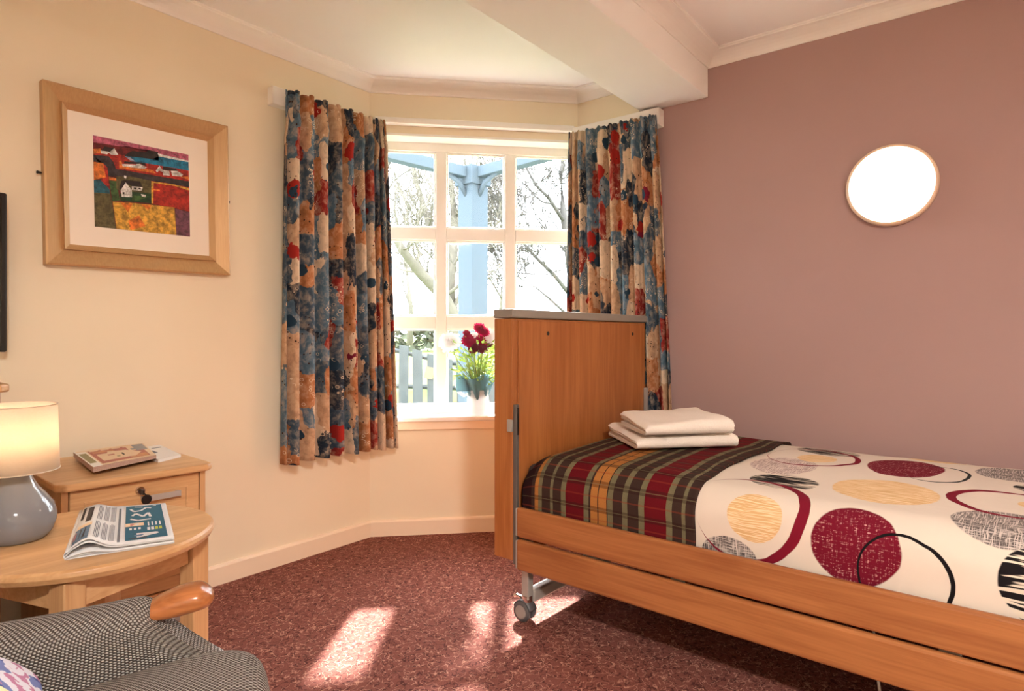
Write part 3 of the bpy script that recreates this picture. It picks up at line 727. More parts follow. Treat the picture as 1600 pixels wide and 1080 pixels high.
# ------------------------------------------------------------------ magazines
MT['pagewhite'] = plain('page_white', (238, 232, 226), .6, var=.03)
MT['pageedge'] = plain('page_edge_pinkish', (216, 178, 160), .6, var=.4, sc=400)
MT['magred'] = plain('magazine_red', (186, 62, 40), .35, var=.2, sc=90)
MT['magcream'] = plain('magazine_cream', (236, 206, 170), .35, var=.1, sc=90)
MT['magorange'] = plain('magazine_orange', (226, 140, 70), .35, var=.3, sc=80)
MT['magblue'] = plain('magazine_blue', (120, 130, 150), .35, var=.2, sc=80)
MT['magolive'] = plain('magazine_olive', (150, 140, 60), .35, var=.4, sc=120)
MT['magpink'] = plain('magazine_pink', (214, 120, 120), .35, var=.3, sc=120)
MT['paper'] = plain('newsprint', (222, 220, 220), .85, var=.05)
MT['ink'] = plain('newsprint_ink', (130, 134, 142), .85, var=.3, sc=300)
MT['teal'] = plain('teal_ink', (36, 98, 122), .8, var=.1, sc=80)
MT['inkdark'] = plain('dark_print', (70, 62, 62), .8, var=.4, sc=120)
MT['inkblue'] = plain('blue_photo_print', (120, 150, 180), .8, var=.4, sc=90)
MT['lime'] = plain('lime_print', (190, 198, 80), .8, var=.1)
def slab(name, corners, z0, th, sheets, label, cat, patches, mats, curl=0, group=None):
    """stack of thin pages; corners FL, FR, BR, BL in world xy; patches in uv on the top"""
    cen = sum((Vector(c) for c in corners), Vector((0, 0))) / 4
    r_ = empty(name, (cen.x, cen.y, z0), 0, label, cat, group)
    Q = [Vector(c) - cen for c in corners]
    def P(u, v, z): 
        p = (Q[0] * (1 - u) + Q[1] * u) * (1 - v) + (Q[3] * (1 - u) + Q[2] * u) * v
        return Vector((p.x, p.y, z))
    def zt(u, v): return th + curl * math.sin(PI * min(1, u * 1.0)) * .5 + (curl * (1 - u) ** 2)
    bm = bmesh.new(); n = 12
    for k in range(sheets):
        ja = .004 * math.sin(k * 7.3); f0, f1 = k / sheets, (k + .86) / sheets
        V = [[[bm.verts.new(P(i / n + ja * .3, j + ja * (1 if j == 0 else .3) * .8, zt(i / n, j) * f)) for f in (f0, f1)] for j in (0, 1)] for i in range(n + 1)]
        for i in range(n):
            a, b = V[i], V[i + 1]
            bm.faces.new((a[0][1], b[0][1], b[1][1], a[1][1])); bm.faces.new((a[0][0], a[1][0], b[1][0], b[0][0]))
            bm.faces.new((a[0][0], b[0][0], b[0][1], a[0][1])); bm.faces.new((a[1][0], a[1][1], b[1][1], b[1][0]))
        for i in (0, n): a = V[i]; bm.faces.new((a[0][0], a[0][1], a[1][1], a[1][0]))
    bmesh.ops.recalc_face_normals(bm, faces=bm.faces)
    obj('pages', bm, 'pageedge' if sheets > 4 else 'pagewhite', r_)
    bm = bmesh.new()
    for li, (mi, pts) in enumerate(patches):
        if len(pts) == 4 and isinstance(pts[0], (int, float)):
            u0, v0, u1, v1 = pts; m_ = max(1, int((u1 - u0) * 14))
            for i in range(m_):
                a, b = u0 + (u1 - u0) * i / m_, u0 + (u1 - u0) * (i + 1) / m_
                vs = [bm.verts.new(P(x, y, zt(x, y) + .0004 + li * .00003)) for x, y in ((a, v0), (b, v0), (b, v1), (a, v1))]; f = bm.faces.new(vs); f.material_index = mi
        else:
            vs = [bm.verts.new(P(x, y, zt(x, y) + .0006 + li * .00003)) for x, y in pts]; f = bm.faces.new(vs); f.material_index = mi
    if patches: obj('printed_cover', bm, mats, r_)
    return r_
def blobs(u0, v0, du, dv, n, mi, seed, lw=.012):
    """strokes of unreadable lettering"""
    rr = random.Random(seed); out = []
    for i in range(n):
        a = u0 + du * i / n; wv_ = du / n * .7; h_ = dv * rr.uniform(.75, 1)
        out.append((mi, (a, v0, a + wv_ * .35, v0 + h_))); out.append((mi, (a, v0 + h_ * rr.choice((0, .4, .75)), a + wv_, v0 + h_ * rr.choice((.2, .6, 1)))))
    return out
bc_top = .6325
slab('magazine', [(.915, 2.20), (1.005, 2.24), (1.045, 2.50), (.925, 2.50)], bc_top, .010, 4, 'white leaflet-like magazine sticking out to the right under the red one', 'magazine',
     [(0, (.02, .02, .98, .98)), (1, (.3, .4, .5, .6)), (2, (.1, .7, .4, .85)), (1, (.6, .75, .9, .8))], ['pagewhite', 'ink', 'magblue'], 0, 'magazines on the bedside chest')
slab('magazine', [(.705, 2.135), (.915, 2.215), (.985, 2.50), (.755, 2.465)], bc_top + .0125, .011, 5, 'thick red and orange food magazine lying on the bedside chest', 'magazine',
     [(0, (.0, .0, 1, 1)), (1, (.16, .08, .92, .90)), (2, (.0, .0, .14, 1)), (3, (.02, .2, .12, .8)), (4, (.22, .2, .60, .62)), (4, [(.3, .3), (.7, .18), (.85, .4), (.66, .66), (.4, .72)]), (5, (.62, .1, .9, .3)), (0, (.70, .55, .99, .97)), (6, (.74, .6, .9, .72)), (0, (.02, .9, .6, .99)), (5, (.2, .70, .5, .8)),
      (4, (.18, .84, .30, .93)), (4, (.34, .84, .46, .93)), (4, (.5, .84, .62, .93)), (4, (.66, .84, .78, .93)), (6, (.80, .5, .98, .95)), (1, (.35, .45, .45, .52)), (7, (.55, .35, .58, .5)), (3, (.45, .3, .50, .36))],
     ['magcream', 'magred', 'pagewhite', 'magolive', 'magcream', 'magorange', 'magblue', 'inkdark'], .004, 'magazines on the bedside chest')

# ------------------------------------------------------------------ round table
TC = cw(-1.006, 1.495); TH = .58
tb = empty('side_table', (TC.x, TC.y, 0), 0, 'small round oak side table carrying the lamp and newspaper', 'table')
bm = bmesh.new(); lathe(bm, [(0, TH - .028), (.252, TH - .028), (.262, TH - .024), (.268, TH - .013), (.266, TH - .004), (.260, TH), (0, TH)], 96); obj('tabletop', bm, 'oak', tb, smooth=False, bevel=.001)
angs = []
fa = math.atan2(RGT.y, RGT.x)
for i in range(4):
    ph = R(24) + i * PI / 2; angs.append(ph)
corners = []
for ph in angs:
    c = RGT * math.cos(ph) * .222 + FWD * math.sin(ph) * .222; corners.append(Vector((c.x, c.y, 0)))
for c in corners:
    dr = c.normalized(); bm = bmesh.new(); a45 = math.atan2(dr.y, dr.x)
    s_ = .0235; box(bm, -s_, s_, -s_, s_, 0, TH - .030)
    bmesh.ops.rotate(bm, verts=bm.verts, matrix=Matrix.Rotation(a45 + PI / 4, 3, 'Z'), cent=(0, 0, 0)); shift(bm, c); obj('leg', bm, 'oakz', tb, bevel=.003)
for i in range(4):
    a, b = corners[i], corners[(i + 1) % 4]; d = (b - a).normalized(); mid = (a + b) / 2; l = (b - a).length / 2 - .026
    bm = bmesh.new(); box(bm, -l, l, -.010, .010, TH - .095, TH - .029); bmesh.ops.rotate(bm, verts=bm.verts, matrix=Matrix.Rotation(math.atan2(d.y, d.x), 3, 'Z'), cent=(0, 0, 0)); shift(bm, mid); obj('apron', bm, 'oak', tb, bevel=.002)

# ------------------------------------------------------------------ newspaper: folded, bulging at the left fold
def newspaper():
    FL, FR, BR_, BL = (Vector((.458, 1.548)), Vector((.650, 1.480)), Vector((.772, 1.812)), Vector((.598, 1.905)))
    cen = (FL + FR + BR_ + BL) / 4
    r_ = empty('newspaper', (cen.x, cen.y, TH + .001), 0, 'folded newspaper with a teal advert lying on the round side table', 'newspaper')
    Q = [q - cen for q in (FL, FR, BR_, BL)]
    def P(u, v, z):
        p = (Q[0] * (1 - u) + Q[1] * u) * (1 - v) + (Q[3] * (1 - u) + Q[2] * u) * v; return Vector((p.x, p.y, z))
    def top(u, v):
        bulge = .022 * math.exp(-((u - .20) / .14) ** 2) * (1 - .55 * v)
        edge = 1 if u > .06 else (u / .06) ** .5
        return (.010 + bulge + .004 * (1 - u)) * edge + .002
    def sheet(zf, u0=0, off=0):
        return lambda a, b: P(u0 + (1 - u0) * a, b * (1 + off) - off / 2, zf(u0 + (1 - u0) * a, b))
    bm = bmesh.new()
    for k, f in enumerate((1.0, .82, .30, .16, .03)):
        grid(sheet(lambda u, v, f=f: max(.0006 + (4 - k) * .0012, top(u, v) * f), .0 + .012 * (k % 2), .01 * (k % 3 - 1)), 40, 6, None, bm)
    # wrap at fold
    def wrapf(a, b):
        t_ = a * PI; z = top(.03, b); return P(.03 - math.sin(t_) * .035, b, z / 2 + math.cos(t_) * z / 2)
    grid(wrapf, 10, 6, None, bm)
    obj('pages', bm, 'paper', r_, smooth=True, solid=.0008)
    bm = bmesh.new(); mats = ['ink', 'teal', 'paper', 'inkdark', 'inkblue', 'lime', 'magpink', 'magcream']; L_ = [0]
    def q(mi, u0, v0, u1, v1, sk=0):
        L_[0] += 1; z_ = .0010 + L_[0] * .000012; n_ = max(1, int((u1 - u0) * 30))
        for i in range(n_):
            a, b = u0 + (u1 - u0) * i / n_, u0 + (u1 - u0) * (i + 1) / n_
            f = bm.faces.new([bm.verts.new(P(x, y, top(x, y) + z_)) for x, y in ((a, v0), (b, v0), (b, v1), (a, v1))]); f.material_index = mi
    def blob(mi, cu, cv, ru, rv, n_=18, ph=0):
        L_[0] += 1; z_ = .0010 + L_[0] * .000012
        f = bm.faces.new([bm.verts.new(P(cu + ru * math.cos(2 * PI * i / n_), cv + rv * math.sin(2 * PI * i / n_) * (1 + .25 * math.sin(6 * PI * i / n_ + ph)), top(cu, cv) + z_)) for i in range(n_)]); f.material_index = mi
    rr = random.Random(4)
    # left part: photos and headline strip
    q(4, .05, .04, .19, .36); q(3, .10, .10, .15, .34); q(7, .06, .36, .2, .44); q(3, .12, .50, .18, .92); q(3, .06, .60, .09, .95); q(6, .04, .12, .07, .3)
    # text columns (lines run along the depth direction)
    for cu in (.235, .305, .375):
        for v0, v1 in ((.06, .48), (.52, .95)):
            for k in range(4): u_ = cu + k * .0135; q(0, u_, v0 + rr.uniform(0, .02), u_ + .006, v1 - rr.uniform(0, .05))
    q(0, .455, .05, .480, .90); q(3, .462, .56, .474, .90)
    # teal advert
    q(1, .53, .06, .94, .95)
    def stroke(mi, pts, w_=.012):
        L_[0] += 1; z_ = .0010 + L_[0] * .000012
        for (a, b) in zip(pts, pts[1:]):
            a, b = Vector(a), Vector(b); d = (b - a).normalized(); nn = Vector((-d.y, d.x)) * w_
            f = bm.faces.new([bm.verts.new(P(p.x, p.y, top(p.x, p.y) + z_)) for p in (a - nn, b - nn, b + nn, a + nn)]); f.material_index = mi
    stroke(2, [(.58, .86), (.62, .78), (.70, .80), (.76, .88), (.82, .86)], .014); stroke(2, [(.60, .66), (.64, .72), (.72, .62), (.78, .72), (.80, .60)], .015); stroke(2, [(.58, .58), (.66, .52), (.80, .54)], .013)
    stroke(2, [(.63, .92), (.72, .90)], .012); stroke(2, [(.84, .92), (.88, .92)], .012)
    q(7, .53, .38, .72, .46); blob(6, .58, .42, .04, .03); blob(2, .64, .42, .03, .025)
    for k in range(4): q(2, .76 + k * .04, .36, .775 + k * .04, .46)
    for k in range(3): q(2, .57 + k * .045, .29, .595 + k * .045, .34)
    for k in range(4): q(5 if k > 1 else 2, .75 + k * .04, .25, .78 + k * .04, .32)
    blob(2, .70, .16, .16, .045, 20, 1); blob(4, .66, .15, .05, .02); q(3, .56, .085, .74, .10)
    obj('print', bm, mats, r_)
newspaper()

# ------------------------------------------------------------------ table lamp
LC = cw(-1.1475, 1.453)
lp = empty('table_lamp', (LC.x, LC.y, TH), 0, 'table lamp with grey teardrop ceramic base and lit cream drum shade on round table', 'lamp')
bm = bmesh.new(); lathe(bm, [(0, 0), (.052, 0), (.060, .004), (.070, .018), (.0765, .040), (.0765, .058), (.071, .078), (.056, .100), (.041, .120), (.032, .138), (.0275, .156), (.026, .170), (.018, .174), (0, .174)], 64); obj('base', bm, 'ceramic', lp, smooth=True)
bm = bmesh.new(); lathe(bm, [(.010, .174), (.010, .20), (.014, .20), (.014, .225), (0, .225)], 24); obj('bulb_holder', bm, 'steel', lp)
bm = bmesh.new(); lathe(bm, [(0, .225), (.014, .228), (.022, .245), (.020, .262), (0, .272)], 24); obj('bulb', bm, 'bulb', lp, smooth=True)
bm = bmesh.new(); lathe(bm, [(.082, .160), (.0775, .311)], 96); sh_ = obj('lamp_shade', bm, 'shade', lp, smooth=True, solid=.0015)
for zr, rr_ in ((.160, .0822), (.311, .0777)):
    bm = bmesh.new(); tube(bm, [(rr_ * math.cos(2 * PI * i / 64), rr_ * math.sin(2 * PI * i / 64), zr) for i in range(65)], .0013, 6, False)
    obj('shade_rim', bm, 'shade', sh_, smooth=True)
bm = bmesh.new()
for k in range(3): an = k * 2 * PI / 3; tube(bm, [(.012 * math.cos(an), .012 * math.sin(an), .205), (.078 * math.cos(an), .078 * math.sin(an), .20)], .0012, 6)
obj('shade_carrier', bm, 'steel', lp)

# ------------------------------------------------------------------ armchair (local x forward, y to the far arm)
cd = Vector((.873, -.488, 0)); ce = Vector((.488, .873, 0))
AO = Vector((.144, 1.010, 0)); chz = math.atan2(cd.y, cd.x)
ac = empty('armchair', AO, chz, 'grey tweed armchair with polished wooden arm ends in the left foreground', 'armchair')
def arm(sy):
    # side panel: closed section swept from back to front, outer y = .355, inner .255
    yc = .305 * sy
    def fn(a, b):
        # a along the arm, b round the section
        x = -.34 + .56 * a
        top = .598 - .016 * math.sin(a * PI) ; hw = .050 + .006 * math.sin(a * PI)
        if a > .93: hw *= math.sqrt(max(0, 1 - ((a - .93) / .07) ** 2 * .55)); top -= .012 * ((a - .93) / .07) ** 2
        zlow = .20
        t_ = b * 4
        if t_ < 1: y, z = hw, zlow + (top - .045 - zlow) * t_
        elif t_ < 3:
            an = (t_ - 1) / 2 * PI; y, z = hw * math.cos(an), top - .045 + .045 * math.sin(an)
        else: y, z = -hw, zlow + (top - .045 - zlow) * (4 - t_)
        # front edge rakes forward towards the seat
        rake = max(0, (.565 - z)) / .12
        x2 = x + (min(1.15, rake) ** 1.2) * .135 * max(0, (a - .35) / .65)
        y *= 1 - .35 * max(0, (a - .75) / .25) * min(1, rake)
        return Vector((x2, yc + y * sy, z))
    bm = grid(fn, 48, 48, 'arc')
    # close the front
    vs = [v for v in bm.verts]; n_ = 49; last = vs[-n_:]; uvl = bm.loops.layers.uv.verify()
    for i in range(24):
        try:
            f = bm.faces.new((last[i], last[i + 1], last[48 - i - 1], last[48 - i])) if i < 23 else bm.faces.new((last[23], last[24], last[25]))
            for l in f.loops: l[uvl].uv = (l.vert.co.y, l.vert.co.z)
        except Exception: pass
    bmesh.ops.recalc_face_normals(bm, faces=bm.faces)
    obj('arm_panel', bm, 'tweed', ac, smooth=True)
    bm = bmesh.new(); pts = []; rs = []
    n_ = 18
    def kn(a, b):
        x = .212 + .100 * a; th_ = b * 2 * PI
        prof_ = math.sqrt(max(0, 1 - max(0, (a - .72) / .28) ** 2)); hw = (.028 + .010 * math.sin(a * PI * .8)) * prof_; hh = (.017 + .006 * math.sin(a * PI)) * prof_
        zc = .573 + .014 * math.sin(a * PI * .55) - .022 * max(0, a - .75)
        c_, s_ = math.cos(th_), math.sin(th_)
        return Vector((x, yc - .004 * sy + math.copysign(abs(c_) ** .8, c_) * hw, zc + math.copysign(abs(s_) ** .8, s_) * hh))
    grid(kn, 24, 28, None, bm); bmesh.ops.remove_doubles(bm, verts=bm.verts, dist=.0004); bmesh.ops.recalc_face_normals(bm, faces=bm.faces)
    obj('arm_end', bm, 'armwood', ac, smooth=True)
arm(1); arm(-1)
bm = bmesh.new(); supere(bm, (.07, 0, .425), (.335, .262, .085), .42, .30, 96, 30, None, lambda v: Vector((v.x, v.y, v.z + (.018 * (1 - (v.x / .34) ** 2) * (1 - (v.y / .27) ** 2) if v.z > 0 else 0)))); bmesh.ops.rotate(bm, verts=bm.verts, matrix=Matrix.Rotation(R(-9), 3, 'Y'), cent=(.20, 0, .43)); obj('seat_cushion', bm, 'tweed', ac, smooth=True)
obj('seat_base', B((-.32, .33, -.25, .25, .19, .35)), 'tweed', ac, bevel=.02, seg=3)
bm = bmesh.new(); supere(bm, (-.36, 0, .66), (.075, .33, .40), .35, .35, 60, 30, Matrix.Rotation(R(-10), 3, 'Y')); obj('backrest', bm, 'tweed', ac, smooth=True)
for sx in (-.30, .30):
    for sy in (-.28, .28):
        bm = bmesh.new(); tube(bm, [(sx, sy, .20), (sx * 1.04, sy * 1.02, 0)], [.022, .015], 12); obj('leg', bm, 'armwood', ac, smooth=True)
m = M('floral_cushion_cloth', .9, spec=.1); uv = m.coord('Object'); w_ = m.warp(uv, 22, .04)
n = m.noise(w_, 26, 2); n2 = m.noise(m.warp(uv, 18, .05), 22, 2); n3 = m.noise(w_, 44, 2)
b_ = m.mix(n.sstep(.40, .44), (84, 92, 146), (120, 130, 180)); b_ = m.mix(n2.sstep(.51, .53), b_, (226, 222, 232)); b_ = m.mix(n3.sstep(.58, .60), b_, (190, 130, 160)); b_ = m.mix(m.noise(uv, 24, 2).sstep(.64, .66), b_, (236, 236, 190))
m.col(b_); m.bump(m.noise(uv, 300, 2), .2, .001); MT['floral'] = m.m
MT['piping'] = plain('pale_green_piping', (176, 200, 184), .8)
cu_rot = Matrix.Rotation(R(-62), 3, 'Y') @ Matrix.Rotation(R(8), 3, 'X')
def pil(v):
    s_ = (1 - min(1, abs(v.y) / .2) ** 2 * .55) * (1 - min(1, abs(v.z) / .2) ** 2 * .55); return Vector((v.x * s_, v.y, v.z))
cpos = ac.matrix_basis @ Vector((-.06, .02, .52)) if False else AO + cd * (-.062) + ce * (-.05) + Vector((0, 0, .62))
cus = empty('scatter_cushion', cpos, chz, 'blue floral scatter cushion with pale piping resting in the grey armchair', 'cushion')
bm = bmesh.new(); supere(bm, (0, 0, 0), (.075, .20, .20), .28, .28, 64, 32, cu_rot, pil); obj('cushion_cover', bm, 'floral', cus, smooth=True)
bm = bmesh.new(); pts = []
for i in range(65):
    t_ = 2 * PI * i / 64; c_, s_ = math.cos(t_), math.sin(t_); v = Vector((0, .2 * math.copysign(abs(c_) ** .28, c_), .2 * math.copysign(abs(s_) ** .28, s_))); pts.append(cu_rot @ v)
tube(bm, pts, .004, 8, False); obj('piping', bm, 'piping', cus, smooth=True)

# ------------------------------------------------------------------ flowers on the sill
MT['porcelain'] = plain('white_porcelain', (244, 242, 240), .18, var=.02)
MT['wrap'] = plain('blue_grey_wrap', (140, 170, 180), .6, var=.25, sc=20)
MT['petalred'] = plain('crimson_petal', (170, 16, 66), .6, var=.35, sc=90)
MT['petaldark'] = plain('maroon_petal', (112, 20, 52), .6, var=.35, sc=90)
MT['petalwhite'] = plain('white_petal', (246, 244, 246), .6, var=.06)
MT['leaf'] = plain('bright_leaf', (140, 168, 72), .5, var=.4, sc=40)
MT['stem'] = plain('pale_stem', (176, 190, 120), .6, var=.3)
def translucent(key, c, f):
    mt = MT[key]; nt = mt.node_tree; tl = nt.nodes.new('ShaderNodeBsdfTranslucent'); tl.inputs[0].default_value = rgba(c); ms = nt.nodes.new('ShaderNodeMixShader'); ms.inputs[0].default_value = f
    b_ = nt.nodes['Principled BSDF']; nt.links.new(b_.outputs[0], ms.inputs[1]); nt.links.new(tl.outputs[0], ms.inputs[2]); nt.links.new(ms.outputs[0], nt.nodes['Material Output'].inputs[0])
translucent('leaf', (176, 196, 90), .4); translucent('petalred', (200, 20, 80), .25); translucent('petaldark', (150, 30, 70), .2); translucent('petalwhite', (250, 250, 250), .4); translucent('wrap', (170, 200, 208), .65); translucent('porcelain', (250, 250, 250), .6); translucent('stem', (190, 205, 130), .3)
SIL = SZ + .0205
def px_s(px, n):
    """distance along the window wall seen at photo column px, for a point n outside the wall face"""
    k = (px - 800) / 980; o_ = wp(0, n); r0, f0 = o_.dot(RGT), o_.dot(FWD); ur, uf = WU.dot(RGT), WU.dot(FWD); return (k * f0 - r0) / (ur - k * uf)
vc = wp(px_s(747, .030), .030)
vase = empty('vase', (vc.x, vc.y, SIL), 0, 'white porcelain vase with blue grey wrap standing on the window sill', 'vase')
bm = bmesh.new(); lathe(bm, [(0, 0), (.056, 0), (.060, .006), (.061, .05), (.058, .095), (.055, .118), (.058, .124), (.058, .136), (.053, .137), (.050, .12), (.050, .02), (0, .015)], 40); obj('vessel', bm, 'porcelain', vase, smooth=True)
rr = random.Random(12)
bm = bmesh.new()
def wrapc(a, b):
    th = a * 2 * PI; r_ = .050 + .034 * b + .010 * math.sin(th * 7 + b * 2) * (1 - b * .3); z = .105 + .105 * b + .014 * math.sin(th * 3 + 1) * b; 
    z -= .02 * (1 - b) * max(0, math.sin(th * 2 + .5))
    return Vector((r_ * math.cos(th), r_ * math.sin(th), z))
grid(wrapc, 56, 8, None, bm); obj('wrap', bm, 'wrap', vase, smooth=True, solid=.001)
# bow of wrap and curled white handle on the left
lf = -WU
bm = bmesh.new(); h0 = lf * .045
tube(bm, [h0 + Vector((0, 0, .115)), lf * .075 + Vector((0, 0, .105)), lf * .105 + Vector((0, 0, .125)), lf * .118 + Vector((0, 0, .16)), lf * .108 + Vector((0, 0, .195)), lf * .090 + Vector((0, 0, .205))], [.008, .009, .010, .009, .007, .005], 10); obj('handle', bm, 'porcelain', vase, smooth=True)
bm = bmesh.new()
def bow(a, b): 
    p = lf * (.035 + .085 * a) + Vector((0, 0, .15 + .07 * (b - .5) * (.5 + a) + .03 * a)) - WN * (.01 * math.sin(a * 6) + .03); return p
grid(bow, 10, 6, None, bm); obj('wrap_end', bm, 'wrap', vase, smooth=True, solid=.001)
# foliage
fo = empty('bouquet_foliage', (vc.x, vc.y, SIL + .125), 0, 'green stems and leaves of the bouquet rising from the white vase', 'foliage')
bm = bmesh.new()
for i in range(46):
    an = rr.uniform(0, 2 * PI); sp = rr.uniform(.02, .13); hh = rr.uniform(.10, .26) * (1 - sp * 1.5); tip = Vector((sp * math.cos(an), sp * math.sin(an) * .7, hh + .03)); 
    if tip.dot(WN) > .05: tip -= WN * (tip.dot(WN) - .05)
    base_ = Vector((.02 * math.cos(an), .02 * math.sin(an), 0)); mid = (base_ + tip) / 2 + Vector((0, 0, .02)); tube(bm, [base_, mid, tip], [.0026, .0022, .0014], 5)
obj('stems', bm, 'stem', fo, smooth=True)
bm = bmesh.new()
for i in range(330):
    an = rr.uniform(0, 2 * PI); sp = rr.uniform(.02, .145); z = rr.uniform(.04, .27); c = Vector((sp * math.cos(an), sp * math.sin(an) * .75, z))
    sp2 = .4 + .6 * min(1, z / .12); c.x *= sp2; c.y *= sp2
    if c.dot(WN) > .045: c -= WN * (c.dot(WN) - .045)
    d = Vector((math.cos(an) * .8, math.sin(an) * .8, rr.uniform(-.2, 1))).normalized(); sd = d.cross(Vector((rr.uniform(-1, 1), rr.uniform(-1, 1), 1))).normalized(); l = rr.uniform(.024, .05); wd = l * .22
    up = d.cross(sd) * l * .15
    if (c + d * l).dot(WN) > .07: d -= WN * d.dot(WN)
    a_ = bm.verts.new(c); b1 = bm.verts.new(c + d * l * .45 + sd * wd + up); b2 = bm.verts.new(c + d * l); b3 = bm.verts.new(c + d * l * .45 - sd * wd + up); m_ = bm.verts.new(c + d * l * .5)
    bm.faces.new((a_, b1, m_)); bm.faces.new((b1, b2, m_)); bm.faces.new((b2, b3, m_)); bm.faces.new((b3, a_, m_))
obj('leaves', bm, 'leaf', fo)
# blooms: pixel column, row, radius m, kind, label
BL = [(733, 533, .036, 'petalred', 'large crimson bloom at the left of the bouquet'), (749, 513, .028, 'petalred', 'crimson bloom at the very top of the bouquet'), (756, 519, .026, 'petalred', 'crimson bloom just right of the top one'),
      (752, 532, .032, 'petalred', 'large crimson bloom right of centre in the bouquet'), (740, 544, .028, 'petaldark', 'dark maroon bloom low in the centre of the bouquet'), (753, 545, .025, 'petaldark', 'dark maroon bloom low right of the centre one'),
      (729, 521, .017, 'petalred', 'small crimson bud above the large left bloom'), (703, 535, .052, 'petalwhite', 'white bloom at the far left of the bouquet'), (766, 526, .040, 'petalwhite', 'white bloom at the right of the bouquet beside the headboard'), (764, 538, .020, 'petaldark', 'small pinkish bloom low at the right of the bouquet'),
      (741, 526, .024, 'petalwhite', 'pale filler bloom between the crimson flowers')]
for i, (px, py, rad, mt, lb) in enumerate(BL):
    rad *= 1.2
    n_ = (.0 if mt != 'petalwhite' else .03) - .012 * (i % 3); s_ = px_s(px, n_); p = wp(s_, n_); F_ = p.dot(FWD); z = CAM_H + (526 - py) * F_ / 980
    f = empty('flower', (p.x, p.y, z), 0, lb, 'flower', 'blooms in the vase')
    q_ = (-FWD + Vector((0, 0, .55)) + RGT * rr.uniform(-.4, .4)).normalized().to_track_quat('Z', 'Y').to_matrix()
    bm = bmesh.new()
    for ring in range(5):
        np_ = 16 - ring * 2; rr0 = rad * (1 - ring * .19)
        for k in range(np_):
            an = 2 * PI * k / np_ + ring * .3; d = Vector((math.cos(an), math.sin(an), 0)); sd = Vector((-math.sin(an), math.cos(an), 0)); wd = rr0 * .22; el = .12 + ring * .2; j_ = rr.uniform(.9, 1.1)
            P0 = Vector((0, 0, rad * .1 * ring)); P1 = P0 + (d * math.cos(el) + Vector((0, 0, math.sin(el)))) * rr0 * .6 * j_; P2 = P0 + (d * math.cos(el * .6) + Vector((0, 0, math.sin(el * .6)))) * rr0 * j_
            vs = [bm.verts.new(q_ @ v) for v in (P0 - sd * wd * .3, P0 + sd * wd * .3, P1 + sd * wd, P2 + sd * wd * .5, P2 - sd * wd * .5, P1 - sd * wd)]
            bm.faces.new((vs[0], vs[1], vs[2], vs[5])); bm.faces.new((vs[5], vs[2], vs[3], vs[4]))
    obj('petals', bm, mt, f, smooth=True)
    bm = bmesh.new(); e_ = Vector((vc.x, vc.y, SIL + .15)) - Vector(f.location); tube(bm, [(0, 0, 0), e_ * .4 + Vector((0, 0, .0)) - Vector((e_.x, e_.y, 0)) * .15, e_], .0022, 6); obj('stem', bm, 'stem', f, smooth=True)

# ------------------------------------------------------------------ outside
MT['grass'] = plain('sunlit_grass', (88, 106, 50), .9, var=.25, sc=6)
MT['bark'] = plain('pale_bark', (108, 103, 92), .9, var=.25, sc=12)
MT['bark2'] = plain('grey_bark', (84, 81, 76), .9, var=.25, sc=12)
MT['fencewood'] = plain('weathered_fence_wood', (76, 80, 80), .85, var=.3, sc=9)
MT['postblue'] = plain('pale_blue_paint', (66, 76, 84), .6, var=.05)
MT['hedge'] = plain('hazy_hedge', (84, 88, 72), .9, var=.3, sc=5)
for k_ in ('grass', 'bark', 'bark2', 'fencewood', 'postblue', 'hedge', 'notice_'):
    if k_ in MT: MT[k_].node_tree.nodes['Principled BSDF'].inputs['Specular IOR Level'].default_value = .03
bm = bmesh.new()
def gz(f): return .10 if f < 5 else (.10 + (f - 5) * .035 if f < 12 else .345 + (f - 12) * .018)
def gfn(a, b):
    f = 3.9 + 70 * a * a; r_ = (b - .5) * (14 + f * 2.2); p = cw(r_, f, min(gz(f), .95) + .02 * noise.noise(Vector((r_, f, 0)))); return p
grid(gfn, 40, 30, None, bm); g = struct('ground', bm, 'grass')
# veranda frame: corner post and two beams
PF = (-.286, 4.6); pz = 2.20
vp_ = cw(*PF); vr = empty('veranda_frame', (vp_.x, vp_.y, gz(4.6)), math.atan2(FWD.y, FWD.x), 'pale blue veranda corner post with two roof beams outside the window', 'veranda')
z0_ = gz(4.6)
bm = B((-.077, .077, -.077, .077, 0, pz + .05 - z0_)); bmesh.ops.rotate(bm, verts=bm.verts, matrix=Matrix.Rotation(R(45), 3, 'Z'), cent=(0, 0, 0)); obj('post', bm, 'postblue', vr, bevel=.003)
for q in ((-.086, .086, -.086, .086, 1.18 - z0_, 1.205 - z0_), (-.094, .094, -.094, .094, pz - .05 - z0_, pz + .085 - z0_)):
    bm = B(q); bmesh.ops.rotate(bm, verts=bm.verts, matrix=Matrix.Rotation(R(45), 3, 'Z'), cent=(0, 0, 0)); obj('collar', bm, 'postblue', vr, bevel=.004)
for sgn in (1, -1):
    # local -x is towards the room, +y is left
    bm = B((0, 1.25, -.04, .04, pz - z0_, pz + .075 - z0_)); bmesh.ops.rotate(bm, verts=bm.verts, matrix=Matrix.Rotation(R(180 - sgn * 45), 3, 'Z'), cent=(0, 0, 0)); obj('beam', bm, 'postblue', vr, bevel=.003)
    d = Vector((-math.cos(R(45)), sgn * math.sin(R(45)), 0))
    bm = bmesh.new(); tube(bm, [Vector((0, 0, pz - .13 - z0_)) + d * .06, Vector((0, 0, pz - .04 - z0_)) + d * .13, Vector((0, 0, pz + .015 - z0_)) + d * .26], .018, 8); obj('brace', bm, 'postblue', vr, smooth=True)
